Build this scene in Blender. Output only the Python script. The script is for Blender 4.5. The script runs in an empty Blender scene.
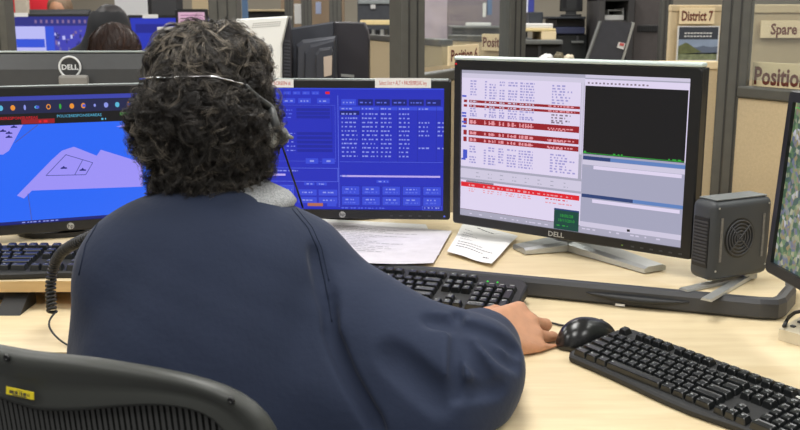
import bpy, bmesh, math, random
import numpy as np
from math import sin, cos, pi, radians, atan2, sqrt
from mathutils import Vector, Matrix
from mathutils.bvhtree import BVHTree

random.seed(7)
RNG = np.random.default_rng(11)
sc = bpy.context.scene
COL = sc.collection
sc.view_settings.view_transform = 'Standard'
sc.view_settings.look = 'None'
sc.view_settings.exposure = 0.0
sc.view_settings.gamma = 1.0

# ------------------------------------------------------------------ camera
FPX, PITCH, CAMZ = 960.0, radians(11.5), 1.22
DESK = 0.74
cam_d = bpy.data.cameras.new('camera'); cam = bpy.data.objects.new('camera', cam_d); COL.objects.link(cam)
cam.location = (0, 0, CAMZ); cam.rotation_euler = (radians(90) - PITCH, 0, 0)
cam_d.sensor_fit = 'HORIZONTAL'; cam_d.sensor_width = 36.0; cam_d.lens = 36.0 * FPX / 800.0
cam_d.clip_start = 0.05; cam_d.clip_end = 60
cam_d.dof.use_dof = True; cam_d.dof.focus_distance = 1.6; cam_d.dof.aperture_fstop = 11
sc.camera = cam

def W(u, v, d):
    """world point seen at photo pixel (u, v) at optical depth d (survey helper)"""
    x = (u - 400) / FPX; y = (v - 215) / FPX
    return Vector((x * d, (cos(PITCH) - y * sin(PITCH)) * d, CAMZ - (sin(PITCH) + y * cos(PITCH)) * d))
def WZ(u, v, z):
    y = (v - 215) / FPX
    return W(u, v, (CAMZ - z) / (sin(PITCH) + y * cos(PITCH)))
def WY(u, v, Y):
    y = (v - 215) / FPX
    return W(u, v, Y / (cos(PITCH) - y * sin(PITCH)))

# ------------------------------------------------------------------ materials
def lin(c):
    return c / 12.92 if c <= 0.04045 else ((c + 0.055) / 1.055) ** 2.4
def rgb(r, g, b):
    return (lin(r / 255), lin(g / 255), lin(b / 255), 1)
MATS = {}
def mat(name, col, rough=0.5, metal=0.0, spec=0.5, noise=0.0, nscale=40, bump=0.0, bscale=200, emit=0.0, stretch=None, sheen=0.0, coat=0.0, sss=0.0):
    if name in MATS: return MATS[name]
    m = bpy.data.materials.new(name); m.use_nodes = True
    nt = m.node_tree; b = nt.nodes['Principled BSDF']
    b.inputs['Base Color'].default_value = col
    b.inputs['Roughness'].default_value = rough; b.inputs['Metallic'].default_value = metal
    b.inputs['Specular IOR Level'].default_value = spec
    if sheen: b.inputs['Sheen Weight'].default_value = sheen; b.inputs['Sheen Roughness'].default_value = .4
    if coat: b.inputs['Coat Weight'].default_value = coat; b.inputs['Coat Roughness'].default_value = .2
    if sss:
        b.inputs['Subsurface Weight'].default_value = sss; b.inputs['Subsurface Radius'].default_value = (.01, .004, .002); b.inputs['Subsurface Scale'].default_value = .5
    if emit:
        b.inputs['Emission Color'].default_value = col; b.inputs['Emission Strength'].default_value = emit
    tc = None
    if noise or bump:
        tc = nt.nodes.new('ShaderNodeTexCoord'); mp = nt.nodes.new('ShaderNodeMapping'); nt.links.new(tc.outputs['Object'], mp.inputs['Vector'])
        if stretch: mp.inputs['Scale'].default_value = stretch
    if noise:
        n = nt.nodes.new('ShaderNodeTexNoise'); n.inputs['Scale'].default_value = nscale; n.inputs['Detail'].default_value = 4
        nt.links.new(mp.outputs['Vector'], n.inputs['Vector'])
        r = nt.nodes.new('ShaderNodeMapRange'); r.inputs['From Min'].default_value = .3; r.inputs['From Max'].default_value = .7
        r.inputs['To Min'].default_value = 1 - noise; r.inputs['To Max'].default_value = 1 + noise
        nt.links.new(n.outputs['Fac'], r.inputs['Value'])
        mx = nt.nodes.new('ShaderNodeVectorMath'); mx.operation = 'SCALE'; mx.inputs[0].default_value = col[:3]
        nt.links.new(r.outputs['Result'], mx.inputs['Scale']); nt.links.new(mx.outputs['Vector'], b.inputs['Base Color'])
    if bump:
        n2 = nt.nodes.new('ShaderNodeTexNoise'); n2.inputs['Scale'].default_value = bscale; n2.inputs['Detail'].default_value = 3
        nt.links.new(mp.outputs['Vector'], n2.inputs['Vector'])
        bp = nt.nodes.new('ShaderNodeBump'); bp.inputs['Strength'].default_value = bump; bp.inputs['Distance'].default_value = .002
        nt.links.new(n2.outputs['Fac'], bp.inputs['Height']); nt.links.new(bp.outputs['Normal'], b.inputs['Normal'])
    MATS[name] = m
    return m
def glow(name, r, g, b, k=1.0, rough=.35):
    """a lit screen colour: emission over a dark, slightly glossy face"""
    if name in MATS: return MATS[name]
    m = bpy.data.materials.new(name); m.use_nodes = True
    p = m.node_tree.nodes['Principled BSDF']
    p.inputs['Base Color'].default_value = (.004, .004, .005, 1); p.inputs['Roughness'].default_value = rough
    p.inputs['Specular IOR Level'].default_value = .25
    p.inputs['Emission Color'].default_value = rgb(r, g, b); p.inputs['Emission Strength'].default_value = k
    MATS[name] = m
    return m

M_BLACK = mat('black_plastic', rgb(26, 27, 28), .38, noise=.08)
M_BLACKM = mat('matte_black_plastic', rgb(31, 32, 33), .55, bump=.15, bscale=700)
M_KEY = mat('black_key_plastic', rgb(27, 29, 30), .3, spec=.6)
M_KEYL = mat('pale_key_print', rgb(165, 170, 170), .6)
M_DGREY = mat('dark_grey_plastic', rgb(62, 63, 66), .5, bump=.1, bscale=500)
M_MGREY = mat('grey_metal_frame', rgb(88, 87, 82), .5, metal=.2, noise=.06)
M_LGREY = mat('edge_highlight_grey', rgb(170, 180, 178), .3, metal=.3)
M_SILVER = mat('silver_plastic', rgb(186, 188, 186), .35, metal=.55, noise=.05)
M_CHROME = mat('chrome', rgb(200, 200, 200), .18, metal=1)
M_WHITE = mat('white_plastic', rgb(222, 222, 216), .5)
M_PAPER = mat('white_paper', rgb(232, 231, 228), .8, noise=.03, nscale=12)
M_INK = mat('grey_print', rgb(150, 150, 152), .9)
M_INKD = mat('dark_print', rgb(70, 68, 70), .9)
M_REDINK = mat('red_print', rgb(190, 55, 45), .9)
M_BEIGE = mat('beige_plastic', rgb(214, 203, 176), .5)
M_BROWNINK = mat('brown_lettering', rgb(112, 52, 38), .8)
M_SIGN = mat('cream_sign_board', rgb(246, 224, 182), .7, noise=.03, nscale=9)
M_FABRIC = mat('tan_partition_fabric', rgb(192, 174, 142), .95, spec=.1, noise=.05, nscale=160, bump=.4, bscale=600)
M_FABRICF = mat('light_tan_partition_fabric', rgb(212, 192, 156), .95, spec=.1, noise=.04, nscale=160)
M_DARKC = mat('dark_cabinet_laminate', rgb(58, 56, 56), .5, noise=.1, nscale=20)
M_DARKD = mat('dark_desk_laminate', rgb(44, 48, 54), .4, noise=.1, nscale=20)
M_YELLOWW = mat('yellow_wood_shelf', rgb(226, 204, 150), .6, noise=.05)
M_SKIN = mat('skin', rgb(188, 138, 106), .5, noise=.07, nscale=70, bump=.25, bscale=260, sss=.08)
M_JACKET = mat('navy_jacket_cloth', rgb(42, 50, 70), .8, spec=.2, noise=.05, nscale=14, bump=.3, bscale=110, sheen=.1)
M_SEAM = mat('navy_seam_cloth', rgb(33, 40, 57), .85, spec=.15)
M_COLLAR = mat('heather_grey_collar', rgb(150, 152, 153), .95, noise=.35, nscale=420, bump=.3, bscale=500)
M_TROUSER = mat('dark_trouser_cloth', rgb(38, 38, 44), .9, noise=.1)
M_SHIRTP = mat('pink_grey_shirt_cloth', rgb(196, 180, 190), .9, noise=.05, nscale=20)
M_RED = mat('red_shirt_cloth', rgb(196, 30, 44), .9)
M_YELLOW = mat('yellow_sticker', rgb(226, 206, 40), .5)
M_CABLE = mat('black_rubber_cable', rgb(24, 24, 25), .45)
M_FLOOR = mat('grey_carpet', rgb(96, 96, 98), .98, spec=.05, noise=.2, nscale=220, bump=.5, bscale=500)
M_WALL = mat('cream_wall_paint', rgb(176, 168, 152), .9, noise=.03, nscale=6, bump=.1, bscale=300)
M_CEIL = mat('white_ceiling_tile', rgb(222, 222, 218), .95, noise=.05, nscale=300)

def wood_material(name, c0, c1):
    m = bpy.data.materials.new(name); m.use_nodes = True; nt = m.node_tree; b = nt.nodes['Principled BSDF']
    tc = nt.nodes.new('ShaderNodeTexCoord'); mp = nt.nodes.new('ShaderNodeMapping'); mp.inputs['Scale'].default_value = (3, 22, 22); mp.inputs['Rotation'].default_value = (0, 0, radians(20))
    n = nt.nodes.new('ShaderNodeTexNoise'); n.inputs['Scale'].default_value = 2.2; n.inputs['Detail'].default_value = 7; n.inputs['Roughness'].default_value = .6
    cr = nt.nodes.new('ShaderNodeValToRGB'); cr.color_ramp.elements[0].position = .35; cr.color_ramp.elements[0].color = c0
    cr.color_ramp.elements[1].position = .7; cr.color_ramp.elements[1].color = c1
    nt.links.new(tc.outputs['Object'], mp.inputs['Vector']); nt.links.new(mp.outputs['Vector'], n.inputs['Vector'])
    nt.links.new(n.outputs['Fac'], cr.inputs['Fac']); nt.links.new(cr.outputs['Color'], b.inputs['Base Color'])
    b.inputs['Roughness'].default_value = .42; b.inputs['Specular IOR Level'].default_value = .35
    return m
M_DESK = wood_material('maple_laminate', rgb(214, 194, 155), rgb(227, 210, 173))
M_WOODE = wood_material('maple_edge', rgb(198, 166, 116), rgb(214, 184, 134))

def glass_material():
    m = bpy.data.materials.new('veiled_partition_glass'); m.use_nodes = True; nt = m.node_tree
    for n in list(nt.nodes):
        if n.type != 'OUTPUT_MATERIAL': nt.nodes.remove(n)
    out = nt.nodes['Material Output']
    t = nt.nodes.new('ShaderNodeBsdfTransparent'); t.inputs['Color'].default_value = (.93, .95, .94, 1)
    g = nt.nodes.new('ShaderNodeBsdfGlossy'); g.inputs['Roughness'].default_value = .03
    d = nt.nodes.new('ShaderNodeBsdfDiffuse'); d.inputs['Color'].default_value = (.55, .56, .56, 1)
    a = nt.nodes.new('ShaderNodeMixShader'); a.inputs[0].default_value = .06
    c = nt.nodes.new('ShaderNodeMixShader'); c.inputs[0].default_value = .07  # pale diffuse share paints a reflected veil into the glass
    nt.links.new(t.outputs[0], a.inputs[1]); nt.links.new(g.outputs[0], a.inputs[2])
    nt.links.new(a.outputs[0], c.inputs[1]); nt.links.new(d.outputs[0], c.inputs[2]); nt.links.new(c.outputs[0], out.inputs['Surface'])
    return m
M_GLASS = glass_material()

def map_screen_material():
    m = bpy.data.materials.new('aerial_map_picture'); m.use_nodes = True; nt = m.node_tree; p = nt.nodes['Principled BSDF']
    tc = nt.nodes.new('ShaderNodeTexCoord')
    v = nt.nodes.new('ShaderNodeTexVoronoi'); v.inputs['Scale'].default_value = 130
    n = nt.nodes.new('ShaderNodeTexNoise'); n.inputs['Scale'].default_value = 34; n.inputs['Detail'].default_value = 6
    mx = nt.nodes.new('ShaderNodeMixRGB'); mx.inputs[0].default_value = .45
    cr = nt.nodes.new('ShaderNodeValToRGB'); e = cr.color_ramp.elements
    e[0].position = .25; e[0].color = rgb(58, 74, 84); e[1].position = .78; e[1].color = rgb(176, 176, 190)
    for pos, c in ((.38, (64, 92, 62)), (.46, (104, 128, 92)), (.53, (140, 122, 84)), (.6, (90, 100, 128)), (.68, (150, 150, 110))):
        q = e.new(pos); q.color = rgb(*c)
    sp = nt.nodes.new('ShaderNodeSeparateColor')
    nt.links.new(tc.outputs['Object'], v.inputs['Vector']); nt.links.new(tc.outputs['Object'], n.inputs['Vector'])
    nt.links.new(v.outputs['Color'], sp.inputs['Color'])
    nt.links.new(n.outputs['Fac'], mx.inputs[1]); nt.links.new(sp.outputs['Red'], mx.inputs[2])
    nt.links.new(mx.outputs['Color'], cr.inputs['Fac']); nt.links.new(cr.outputs['Color'], p.inputs['Emission Color'])
    p.inputs['Emission Strength'].default_value = 1.05; p.inputs['Base Color'].default_value = (.01, .01, .01, 1); p.inputs['Roughness'].default_value = .35
    return m

# ------------------------------------------------------------------ mesh building
I4 = Matrix.Identity(4)
class MB:
    def __init__(s):
        s.v = []; s.f = []; s.m = []; s.sm = []
    def add(s, vs, fs, mi=0, M=None, smooth=False):
        o = len(s.v)
        s.v.extend([tuple(M @ Vector(q)) for q in vs] if M is not None else [tuple(q) for q in vs])
        for f in fs: s.f.append([o + i for i in f]); s.m.append(mi); s.sm.append(smooth)
        return s
    def box(s, c, sz, mi=0, M=None, rz=0, bev=0.0, seg=2):
        T = Matrix.Translation(c) @ Matrix.Rotation(rz, 4, 'Z')
        if M is not None: T = M @ T
        bm = bmesh.new(); bmesh.ops.create_cube(bm, size=1)
        for q in bm.verts: q.co = Vector((q.co.x * sz[0], q.co.y * sz[1], q.co.z * sz[2]))
        if bev > 0: bmesh.ops.bevel(bm, geom=list(bm.edges), offset=min(bev, min(sz) * .49), segments=seg, affect='EDGES', profile=.5)
        bm.verts.index_update()
        s.add([q.co.copy() for q in bm.verts], [[q.index for q in f.verts] for f in bm.faces], mi, T); bm.free()
        return s
    def tube(s, pts, r, n=8, mi=0, M=None, closed=False, flat=None):
        pts = [Vector(p) for p in pts]; N = len(pts)
        rr = r if isinstance(r, (list, tuple)) else [r] * N
        vs = []; up = None
        for i, p in enumerate(pts):
            t = (pts[(i + 1) % N] - pts[i - 1]) if closed else (pts[min(i + 1, N - 1)] - pts[max(i - 1, 0)])
            if t.length < 1e-9: t = Vector((0, 0, 1))
            t.normalize()
            if up is None: up = Vector((0, 0, 1)) if abs(t.z) < .9 else Vector((1, 0, 0))
            a = t.cross(up)
            if a.length < 1e-6: a = t.cross(Vector((0.3, 1, 0.2)))
            a.normalize(); b = a.cross(t).normalized(); up = b
            for k in range(n):
                an = 2 * pi * k / n; q = flat if flat else 1
                vs.append(p + a * cos(an) * rr[i] + b * sin(an) * rr[i] * q)
        fs = []
        for i in range(N if closed else N - 1):
            for k in range(n):
                i2 = (i + 1) % N
                fs.append([i * n + k, i * n + (k + 1) % n, i2 * n + (k + 1) % n, i2 * n + k])
        if not closed: fs += [list(range(n))[::-1], [(N - 1) * n + k for k in range(n)]]
        return s.add(vs, fs, mi, M, True)
    def lathe(s, prof, n=24, mi=0, M=None, smooth=True):
        vs = []; fs = []; K = len(prof)
        for r, z in prof:
            for k in range(n): a = 2 * pi * k / n; vs.append((r * cos(a), r * sin(a), z))
        for i in range(K - 1):
            for k in range(n): fs.append([i * n + k, i * n + (k + 1) % n, (i + 1) * n + (k + 1) % n, (i + 1) * n + k])
        fs += [list(range(n))[::-1], [(K - 1) * n + k for k in range(n)]]
        return s.add(vs, fs, mi, M, smooth)
    def prism(s, poly, z0, z1, mi=0, M=None, top_mi=None):
        n = len(poly)
        vs = [(x, y, z0) for x, y in poly] + [(x, y, z1) for x, y in poly]
        s.add(vs, [list(range(n))[::-1]] + [[i, (i + 1) % n, n + (i + 1) % n, n + i] for i in range(n)], mi, M)
        o = len(s.v) - 2 * n
        s.f.append([o + n + i for i in range(n)]); s.m.append(mi if top_mi is None else top_mi); s.sm.append(False)
        return s
    def quad(s, a, b, c, d, mi=0, M=None):
        return s.add([a, b, c, d], [[0, 1, 2, 3]], mi, M)
    def text(s, st, size, M, mi=0, align='LEFT', depth=0.0, sx=1.0, bold=0.0):
        vs, fs = text_geo(st, align, bold)
        return s.add([(x * size * sx, y * size, z) for x, y, z in vs], fs, mi, M)
    def build(s, name, mats, parent=None, loc=None, rot=None, recalc=True):
        me = bpy.data.meshes.new(name); me.from_pydata(s.v, [], s.f)
        for m in (mats if isinstance(mats, (list, tuple)) else [mats]): me.materials.append(m)
        me.polygons.foreach_set('material_index', s.m); me.polygons.foreach_set('use_smooth', s.sm)
        if recalc:
            bm = bmesh.new(); bm.from_mesh(me); bmesh.ops.recalc_face_normals(bm, faces=bm.faces); bm.to_mesh(me); bm.free()
        me.update()
        o = bpy.data.objects.new(name, me); COL.objects.link(o)
        if parent is not None: o.parent = parent
        if loc is not None: o.location = loc
        if rot is not None: o.rotation_euler = rot
        return o
_TG = {}
def text_geo(st, align, bold=0.0):
    k = (st, align, bold)
    if k in _TG: return _TG[k]
    cu = bpy.data.curves.new('lettering', 'FONT'); cu.body = st; cu.size = 1; cu.align_x = align; cu.resolution_u = 2; cu.offset = bold
    ob = bpy.data.objects.new('lettering', cu); COL.objects.link(ob)
    dg = bpy.context.evaluated_depsgraph_get(); dg.update()
    me = ob.evaluated_get(dg).to_mesh()
    r = ([tuple(v.co) for v in me.vertices], [list(p.vertices) for p in me.polygons])
    ob.evaluated_get(dg).to_mesh_clear(); bpy.data.objects.remove(ob); bpy.data.curves.remove(cu)
    _TG[k] = r
    return r

def tag(o, label=None, cat=None, group=None, kind=None):
    if label: o['label'] = label
    if cat: o['category'] = cat
    if group: o['group'] = group
    if kind: o['kind'] = kind
    return o
def empty(name, loc, rz=0, label=None, cat=None, group=None):
    o = bpy.data.objects.new(name, None); COL.objects.link(o); o.location = loc; o.rotation_euler = (0, 0, rz); o.empty_display_size = .05
    tag(o, label, cat, group); return o
def single(mb, name, mats, label, cat, group=None, loc=None, rz=0):
    o = mb.build(name, mats, None, loc, (0, 0, rz)); tag(o, label, cat, group); return o

# ------------------------------------------------------------------ implicit surfaces (bodies, cloth, hands)
class Field:
    def __init__(s, lo, hi, h):
        s.lo = np.array(lo, float); s.h = h
        s.n = np.ceil((np.array(hi, float) - s.lo) / h).astype(int) + 1
        s.val = np.full(s.n, 9.0, np.float32)
    def win(s, lo, hi, pad):
        a = np.clip(np.floor((np.array(lo) - pad - s.lo) / s.h).astype(int), 0, s.n)
        b = np.clip(np.ceil((np.array(hi) + pad - s.lo) / s.h).astype(int) + 1, 0, s.n)
        sl = tuple(slice(int(x), int(y)) for x, y in zip(a, b))
        g = [(s.lo[i] + s.h * np.arange(a[i], b[i])).astype(np.float32) for i in range(3)]
        return sl, g[0][:, None, None], g[1][None, :, None], g[2][None, None, :]
    def merge(s, sl, d, k):
        c = s.val[sl]
        if k > 0:
            h = np.maximum(k - np.abs(c - d), 0) / k
            s.val[sl] = np.minimum(c, d) - h * h * k * .25
        else: s.val[sl] = np.minimum(c, d)
    def cut(s, sl, d, k):
        c = s.val[sl]; d = -d
        if k > 0:
            h = np.maximum(k - np.abs(c - d), 0) / k
            s.val[sl] = np.maximum(c, d) + h * h * k * .25
        else: s.val[sl] = np.maximum(c, d)
    def _caps(s, a, b, ra, rb, pad):
        a = np.array(a, float); b = np.array(b, float); R = max(ra, rb)
        sl, x, y, z = s.win(np.minimum(a, b) - R, np.maximum(a, b) + R, pad)
        ab = b - a; L = float(ab @ ab) + 1e-12
        t = np.clip(((x - a[0]) * ab[0] + (y - a[1]) * ab[1] + (z - a[2]) * ab[2]) / L, 0, 1)
        d = np.sqrt((x - a[0] - t * ab[0]) ** 2 + (y - a[1] - t * ab[1]) ** 2 + (z - a[2] - t * ab[2]) ** 2) - (ra + (rb - ra) * t)
        return sl, d.astype(np.float32)
    def cap(s, a, b, ra, rb=None, k=.02):
        rb = ra if rb is None else rb
        sl, d = s._caps(a, b, ra, rb, k + 3 * s.h); s.merge(sl, d, k); return s
    def uncap(s, a, b, ra, rb=None, k=.005):
        rb = ra if rb is None else rb
        sl, d = s._caps(a, b, ra, rb, k + 3 * s.h); s.cut(sl, d, k); return s
    def chain(s, pts, rs, k=.02):
        for i in range(len(pts) - 1): s.cap(pts[i], pts[i + 1], rs[i], rs[i + 1], k)
        return s
    def _ell(s, c, r, R, pad):
        c = np.array(c, float); r = np.array(r, float); m = r.max()
        sl, x, y, z = s.win(c - m, c + m, pad)
        x = x - c[0]; y = y - c[1]; z = z - c[2]
        if R is not None:
            R = np.array(R)  # rows = local axes in world
            x, y, z = (R[0, 0] * x + R[0, 1] * y + R[0, 2] * z, R[1, 0] * x + R[1, 1] * y + R[1, 2] * z, R[2, 0] * x + R[2, 1] * y + R[2, 2] * z)
        k0 = np.sqrt((x / r[0]) ** 2 + (y / r[1]) ** 2 + (z / r[2]) ** 2)
        k1 = np.sqrt((x / r[0] ** 2) ** 2 + (y / r[1] ** 2) ** 2 + (z / r[2] ** 2) ** 2) + 1e-6
        return sl, (k0 * (k0 - 1) / k1).astype(np.float32)
    def ell(s, c, r, R=None, k=.02):
        sl, d = s._ell(c, r, R, k + 3 * s.h); s.merge(sl, d, k); return s
    def unell(s, c, r, R=None, k=.01):
        sl, d = s._ell(c, r, R, k + 3 * s.h); s.cut(sl, d, k); return s
    def grid(s):
        g = [(s.lo[i] + s.h * np.arange(s.n[i])).astype(np.float32) for i in range(3)]
        return g[0][:, None, None], g[1][None, :, None], g[2][None, None, :]
    def mesh(s):
        """surface nets -> (verts, quads)"""
        v = s.val; neg = v < 0
        nx, ny, nz = v.shape
        cnt = np.zeros((nx - 1, ny - 1, nz - 1), np.uint8)
        for dx in (0, 1):
            for dy in (0, 1):
                for dz in (0, 1): cnt += neg[dx:nx - 1 + dx, dy:ny - 1 + dy, dz:nz - 1 + dz]
        act = (cnt > 0) & (cnt < 8)
        idx = np.full(act.shape, -1, np.int64); cells = np.argwhere(act); idx[act] = np.arange(len(cells))
        acc = np.zeros((len(cells), 3)); num = np.zeros(len(cells))
        cor = [(a, b, c) for a in (0, 1) for b in (0, 1) for c in (0, 1)]
        cv = {c: v[cells[:, 0] + c[0], cells[:, 1] + c[1], cells[:, 2] + c[2]] for c in cor}
        for i, a in enumerate(cor):
            for b in cor[i + 1:]:
                if sum(abs(p - q) for p, q in zip(a, b)) != 1: continue
                va, vb = cv[a], cv[b]; m = (va < 0) != (vb < 0)
                t = np.where(m, va / np.where(m, va - vb, 1), 0)
                p = np.array(a)[None] + t[:, None] * (np.array(b) - np.array(a))[None]
                acc[m] += p[m]; num[m] += 1
        P = s.lo + s.h * (cells + acc / num[:, None])
        quads = []
        for ax in range(3):
            o = [1, 1, 1]; o[ax] = 0
            A = neg[tuple(slice(o[i], (v.shape[i] - 1)) for i in range(3))]
            B = neg[tuple(slice(o[i] + (i == ax), (v.shape[i] - 1) + (i == ax)) for i in range(3))]
            e = np.argwhere(A != B); e = e + np.array(o)
            u, w = [i for i in range(3) if i != ax]
            du = np.zeros(3, int); du[u] = 1; dw = np.zeros(3, int); dw[w] = 1
            q = []
            for sh in (0 * du, du, du + dw, dw):
                c = e - sh; q.append(idx[c[:, 0], c[:, 1], c[:, 2]])
            q = np.stack(q, 1)
            fl = neg[e[:, 0], e[:, 1], e[:, 2]]
            if ax == 1: fl = ~fl
            q[fl] = q[fl][:, ::-1]
            quads.append(q)
        return P, np.concatenate(quads)
def np_mesh(name, P, Q, mats, parent=None, midx=None, smooth_iters=0):
    me = bpy.data.meshes.new(name)
    me.vertices.add(len(P)); me.vertices.foreach_set('co', np.asarray(P, np.float32).ravel())
    Q = np.asarray(Q); me.loops.add(Q.size); me.loops.foreach_set('vertex_index', Q.ravel().astype(np.int32))
    me.polygons.add(len(Q)); me.polygons.foreach_set('loop_start', np.arange(len(Q), dtype=np.int32) * Q.shape[1])
    for m in (mats if isinstance(mats, (list, tuple)) else [mats]): me.materials.append(m)
    if midx is not None: me.polygons.foreach_set('material_index', midx.astype(np.int32))
    me.update(calc_edges=True); me.validate()
    bm = bmesh.new(); bm.from_mesh(me)
    for _ in range(smooth_iters): bmesh.ops.smooth_vert(bm, verts=bm.verts, factor=.5, use_axis_x=True, use_axis_y=True, use_axis_z=True)
    bmesh.ops.recalc_face_normals(bm, faces=bm.faces); bm.to_mesh(me); bm.free()
    me.polygons.foreach_set('use_smooth', np.ones(len(me.polygons), bool))
    o = bpy.data.objects.new(name, me); COL.objects.link(o)
    if parent is not None: o.parent = parent
    return o
def rows(a, b, c):
    return np.array([tuple(a), tuple(b), tuple(c)])
def bvh_of(o):
    me = o.data
    return BVHTree.FromPolygons([v.co for v in me.vertices], [tuple(p.vertices) for p in me.polygons])
EYE = Vector((0, 0, CAMZ))
def on_surface(bv, u, v, off=0.0):
    d = (W(u, v, 1) - EYE).normalized()
    p, n, i, t = bv.ray_cast(EYE, d)
    if p is None: return None
    if n.dot(d) > 0: n = -n
    return p + n * off
# ------------------------------------------------------------------ the room
def struct(mb, name, m): 
    o = mb.build(name, m); o['kind'] = 'structure'; return o
struct(MB().box((0, 3, -.05), (13, 13, .1)), 'floor', M_FLOOR)
struct(MB().box((0, 9.3, 1.35), (13, .12, 2.9)), 'wall_back', M_WALL)
struct(MB().box((-6.4, 3, 1.35), (.12, 12.6, 2.9)), 'wall_left', M_WALL)
struct(MB().box((6.4, 3, 1.35), (.12, 12.6, 2.9)), 'wall_right', M_WALL)
struct(MB().box((0, 3, 2.85), (12.9, 12.6, .1)), 'ceiling', M_CEIL)

# ------------------------------------------------------------------ desk and risers
ZR_R, ZR_L = .776, .790
desk_poly = [(-1.9, 1.34), (-.62, 1.34), (-.52, 1.345), (-.46, 1.345), (-.3, 1.345), (-.12, 1.325), (-.0, 1.27), (.06, 1.16), (.085, 1.05), (.13, .90), (.22, .8), (.4, .7), (1.2, .7), (1.2, 1.25), (1.07, 1.5), (.69, 2.2), (.0, 2.27), (-1.9, 2.27)]
dk = empty('desk', (0, 1.4, 0), 0, 'pale maple laminate corner desk carrying the keyboards and monitor risers', 'desk')
MB().prism([(x, y - 1.4) for x, y in desk_poly], DESK - .028, DESK, 1, top_mi=0).build('desktop', [M_DESK, M_WOODE], dk)
for x, y in ((-1.7, 1.5), (1.1, .85), (-1.7, 2.2), (.8, 1.9)):
    MB().box((x, y - 1.4, (DESK - .03) / 2), (.06, .06, DESK - .03), bev=.004).build('leg', M_MGREY, dk)

# right riser: wood top, dark grey moulded front with a shallow recessed pull
rf = [(-.36, 1.845), (-.02, 1.725), (.345, 1.59), (.585, 1.502), (.612, 1.499), (.628, 1.512), (.668, 1.575), (.70, 1.66)]
rb = [(.72, 2.10), (.0, 2.24), (-.36, 2.24)]
rr = empty('monitor_riser', (.2, 1.7, DESK), 0, 'low riser with maple top and dark grey front edge under the white-screen monitor', 'monitor riser')
def off(pl, d):
    out = []
    for i, p in enumerate(pl):
        a = Vector(pl[max(i - 1, 0)]); b = Vector(pl[min(i + 1, len(pl) - 1)]); t = (b - a).normalized(); out.append((p[0] - t.y * d, p[1] + t.x * d))
    return out
loc = lambda pl: [(x - .2, y - 1.7) for x, y in pl]
inner = off(rf, .012)
MB().prism(loc(inner + rb), .0, .035).build('riser_top', M_DESK, rr)
eb = MB(); prof = [(-.0005, .001), (-.006, .006), (-.006, .028), (-.002, .0352), (.006, .0362), (.012, .0355), (.012, .001)]
vs = []; fs = []
for i, p in enumerate(rf):
    for o_, z in prof:
        q = off(rf, o_)[i]; vs.append((q[0] - .2, q[1] - 1.7, z))
n = len(prof)
for i in range(len(rf) - 1):
    for k in range(n): fs.append([i * n + k, i * n + (k + 1) % n, (i + 1) * n + (k + 1) % n, (i + 1) * n + k])
fs += [list(range(n)), [(len(rf) - 1) * n + k for k in range(n)]]
eb.add(vs, fs).build('front_edge', M_DGREY, rr)
c = Vector(((.345 + .46) / 2 - .2, (1.59 + 1.546) / 2 - 1.7, .02)); ang = atan2(1.502 - 1.59, .585 - .345)
pm = MB()
pts = [(-.085 + .17 * i / 16, -.0068 - .0032 * sin(pi * i / 16), -.004 * sin(pi * i / 16)) for i in range(17)]
pm.tube(pts, [.001 + .0055 * sin(pi * i / 16) for i in range(17)], 8)
pm.build('pull_recess', M_BLACKM, rr, c, (0, 0, ang))
MB().box((0, -.0075, 0), (.016, .002, .004), 0).build('paper_tab', M_PAPER, rr, Vector((.377 - .2, 1.577 - 1.7, .0045)), (0, 0, ang))

# left riser: maple board on black brackets
lr = empty('keyboard_shelf', (-.7, 1.8, DESK), 0, 'raised maple board on black brackets under the left keyboard', 'shelf')
yl = WZ(30, 281, ZR_L).y
lp = [(-1.4, yl - .01), (-.50, yl), (-.44, yl + .04), (-.40, 1.86), (-.375, 2.2), (-1.4, 2.2)]
MB().prism([(x + .7, y - 1.8) for x, y in lp], ZR_L - DESK - .019, ZR_L - DESK, 1, top_mi=0).build('board', [M_DESK, M_WOODE], lr)
def bracket(x):
    m = MB(); prof = [(-.055, 0), (.02, 0), (.02, .030), (.0, .030)]
    w = .02
    m.add([(sx * w, y, z) for sx in (-1, 1) for y, z in prof], [[0, 1, 2, 3], [7, 6, 5, 4]] + [[i, (i + 1) % 4, 4 + (i + 1) % 4, 4 + i] for i in range(4)])
    return m.build('bracket', M_BLACKM, lr, (x + .7, yl + .02 - 1.8, .0003))
bracket(WZ(22, 305, DESK).x); bracket(-1.1)
MB().box((WZ(0, 286, .76).x + .69, yl + .075 - 1.8, .015), (.07, .04, .028)).build('bracket', M_BLACKM, lr)

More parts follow.
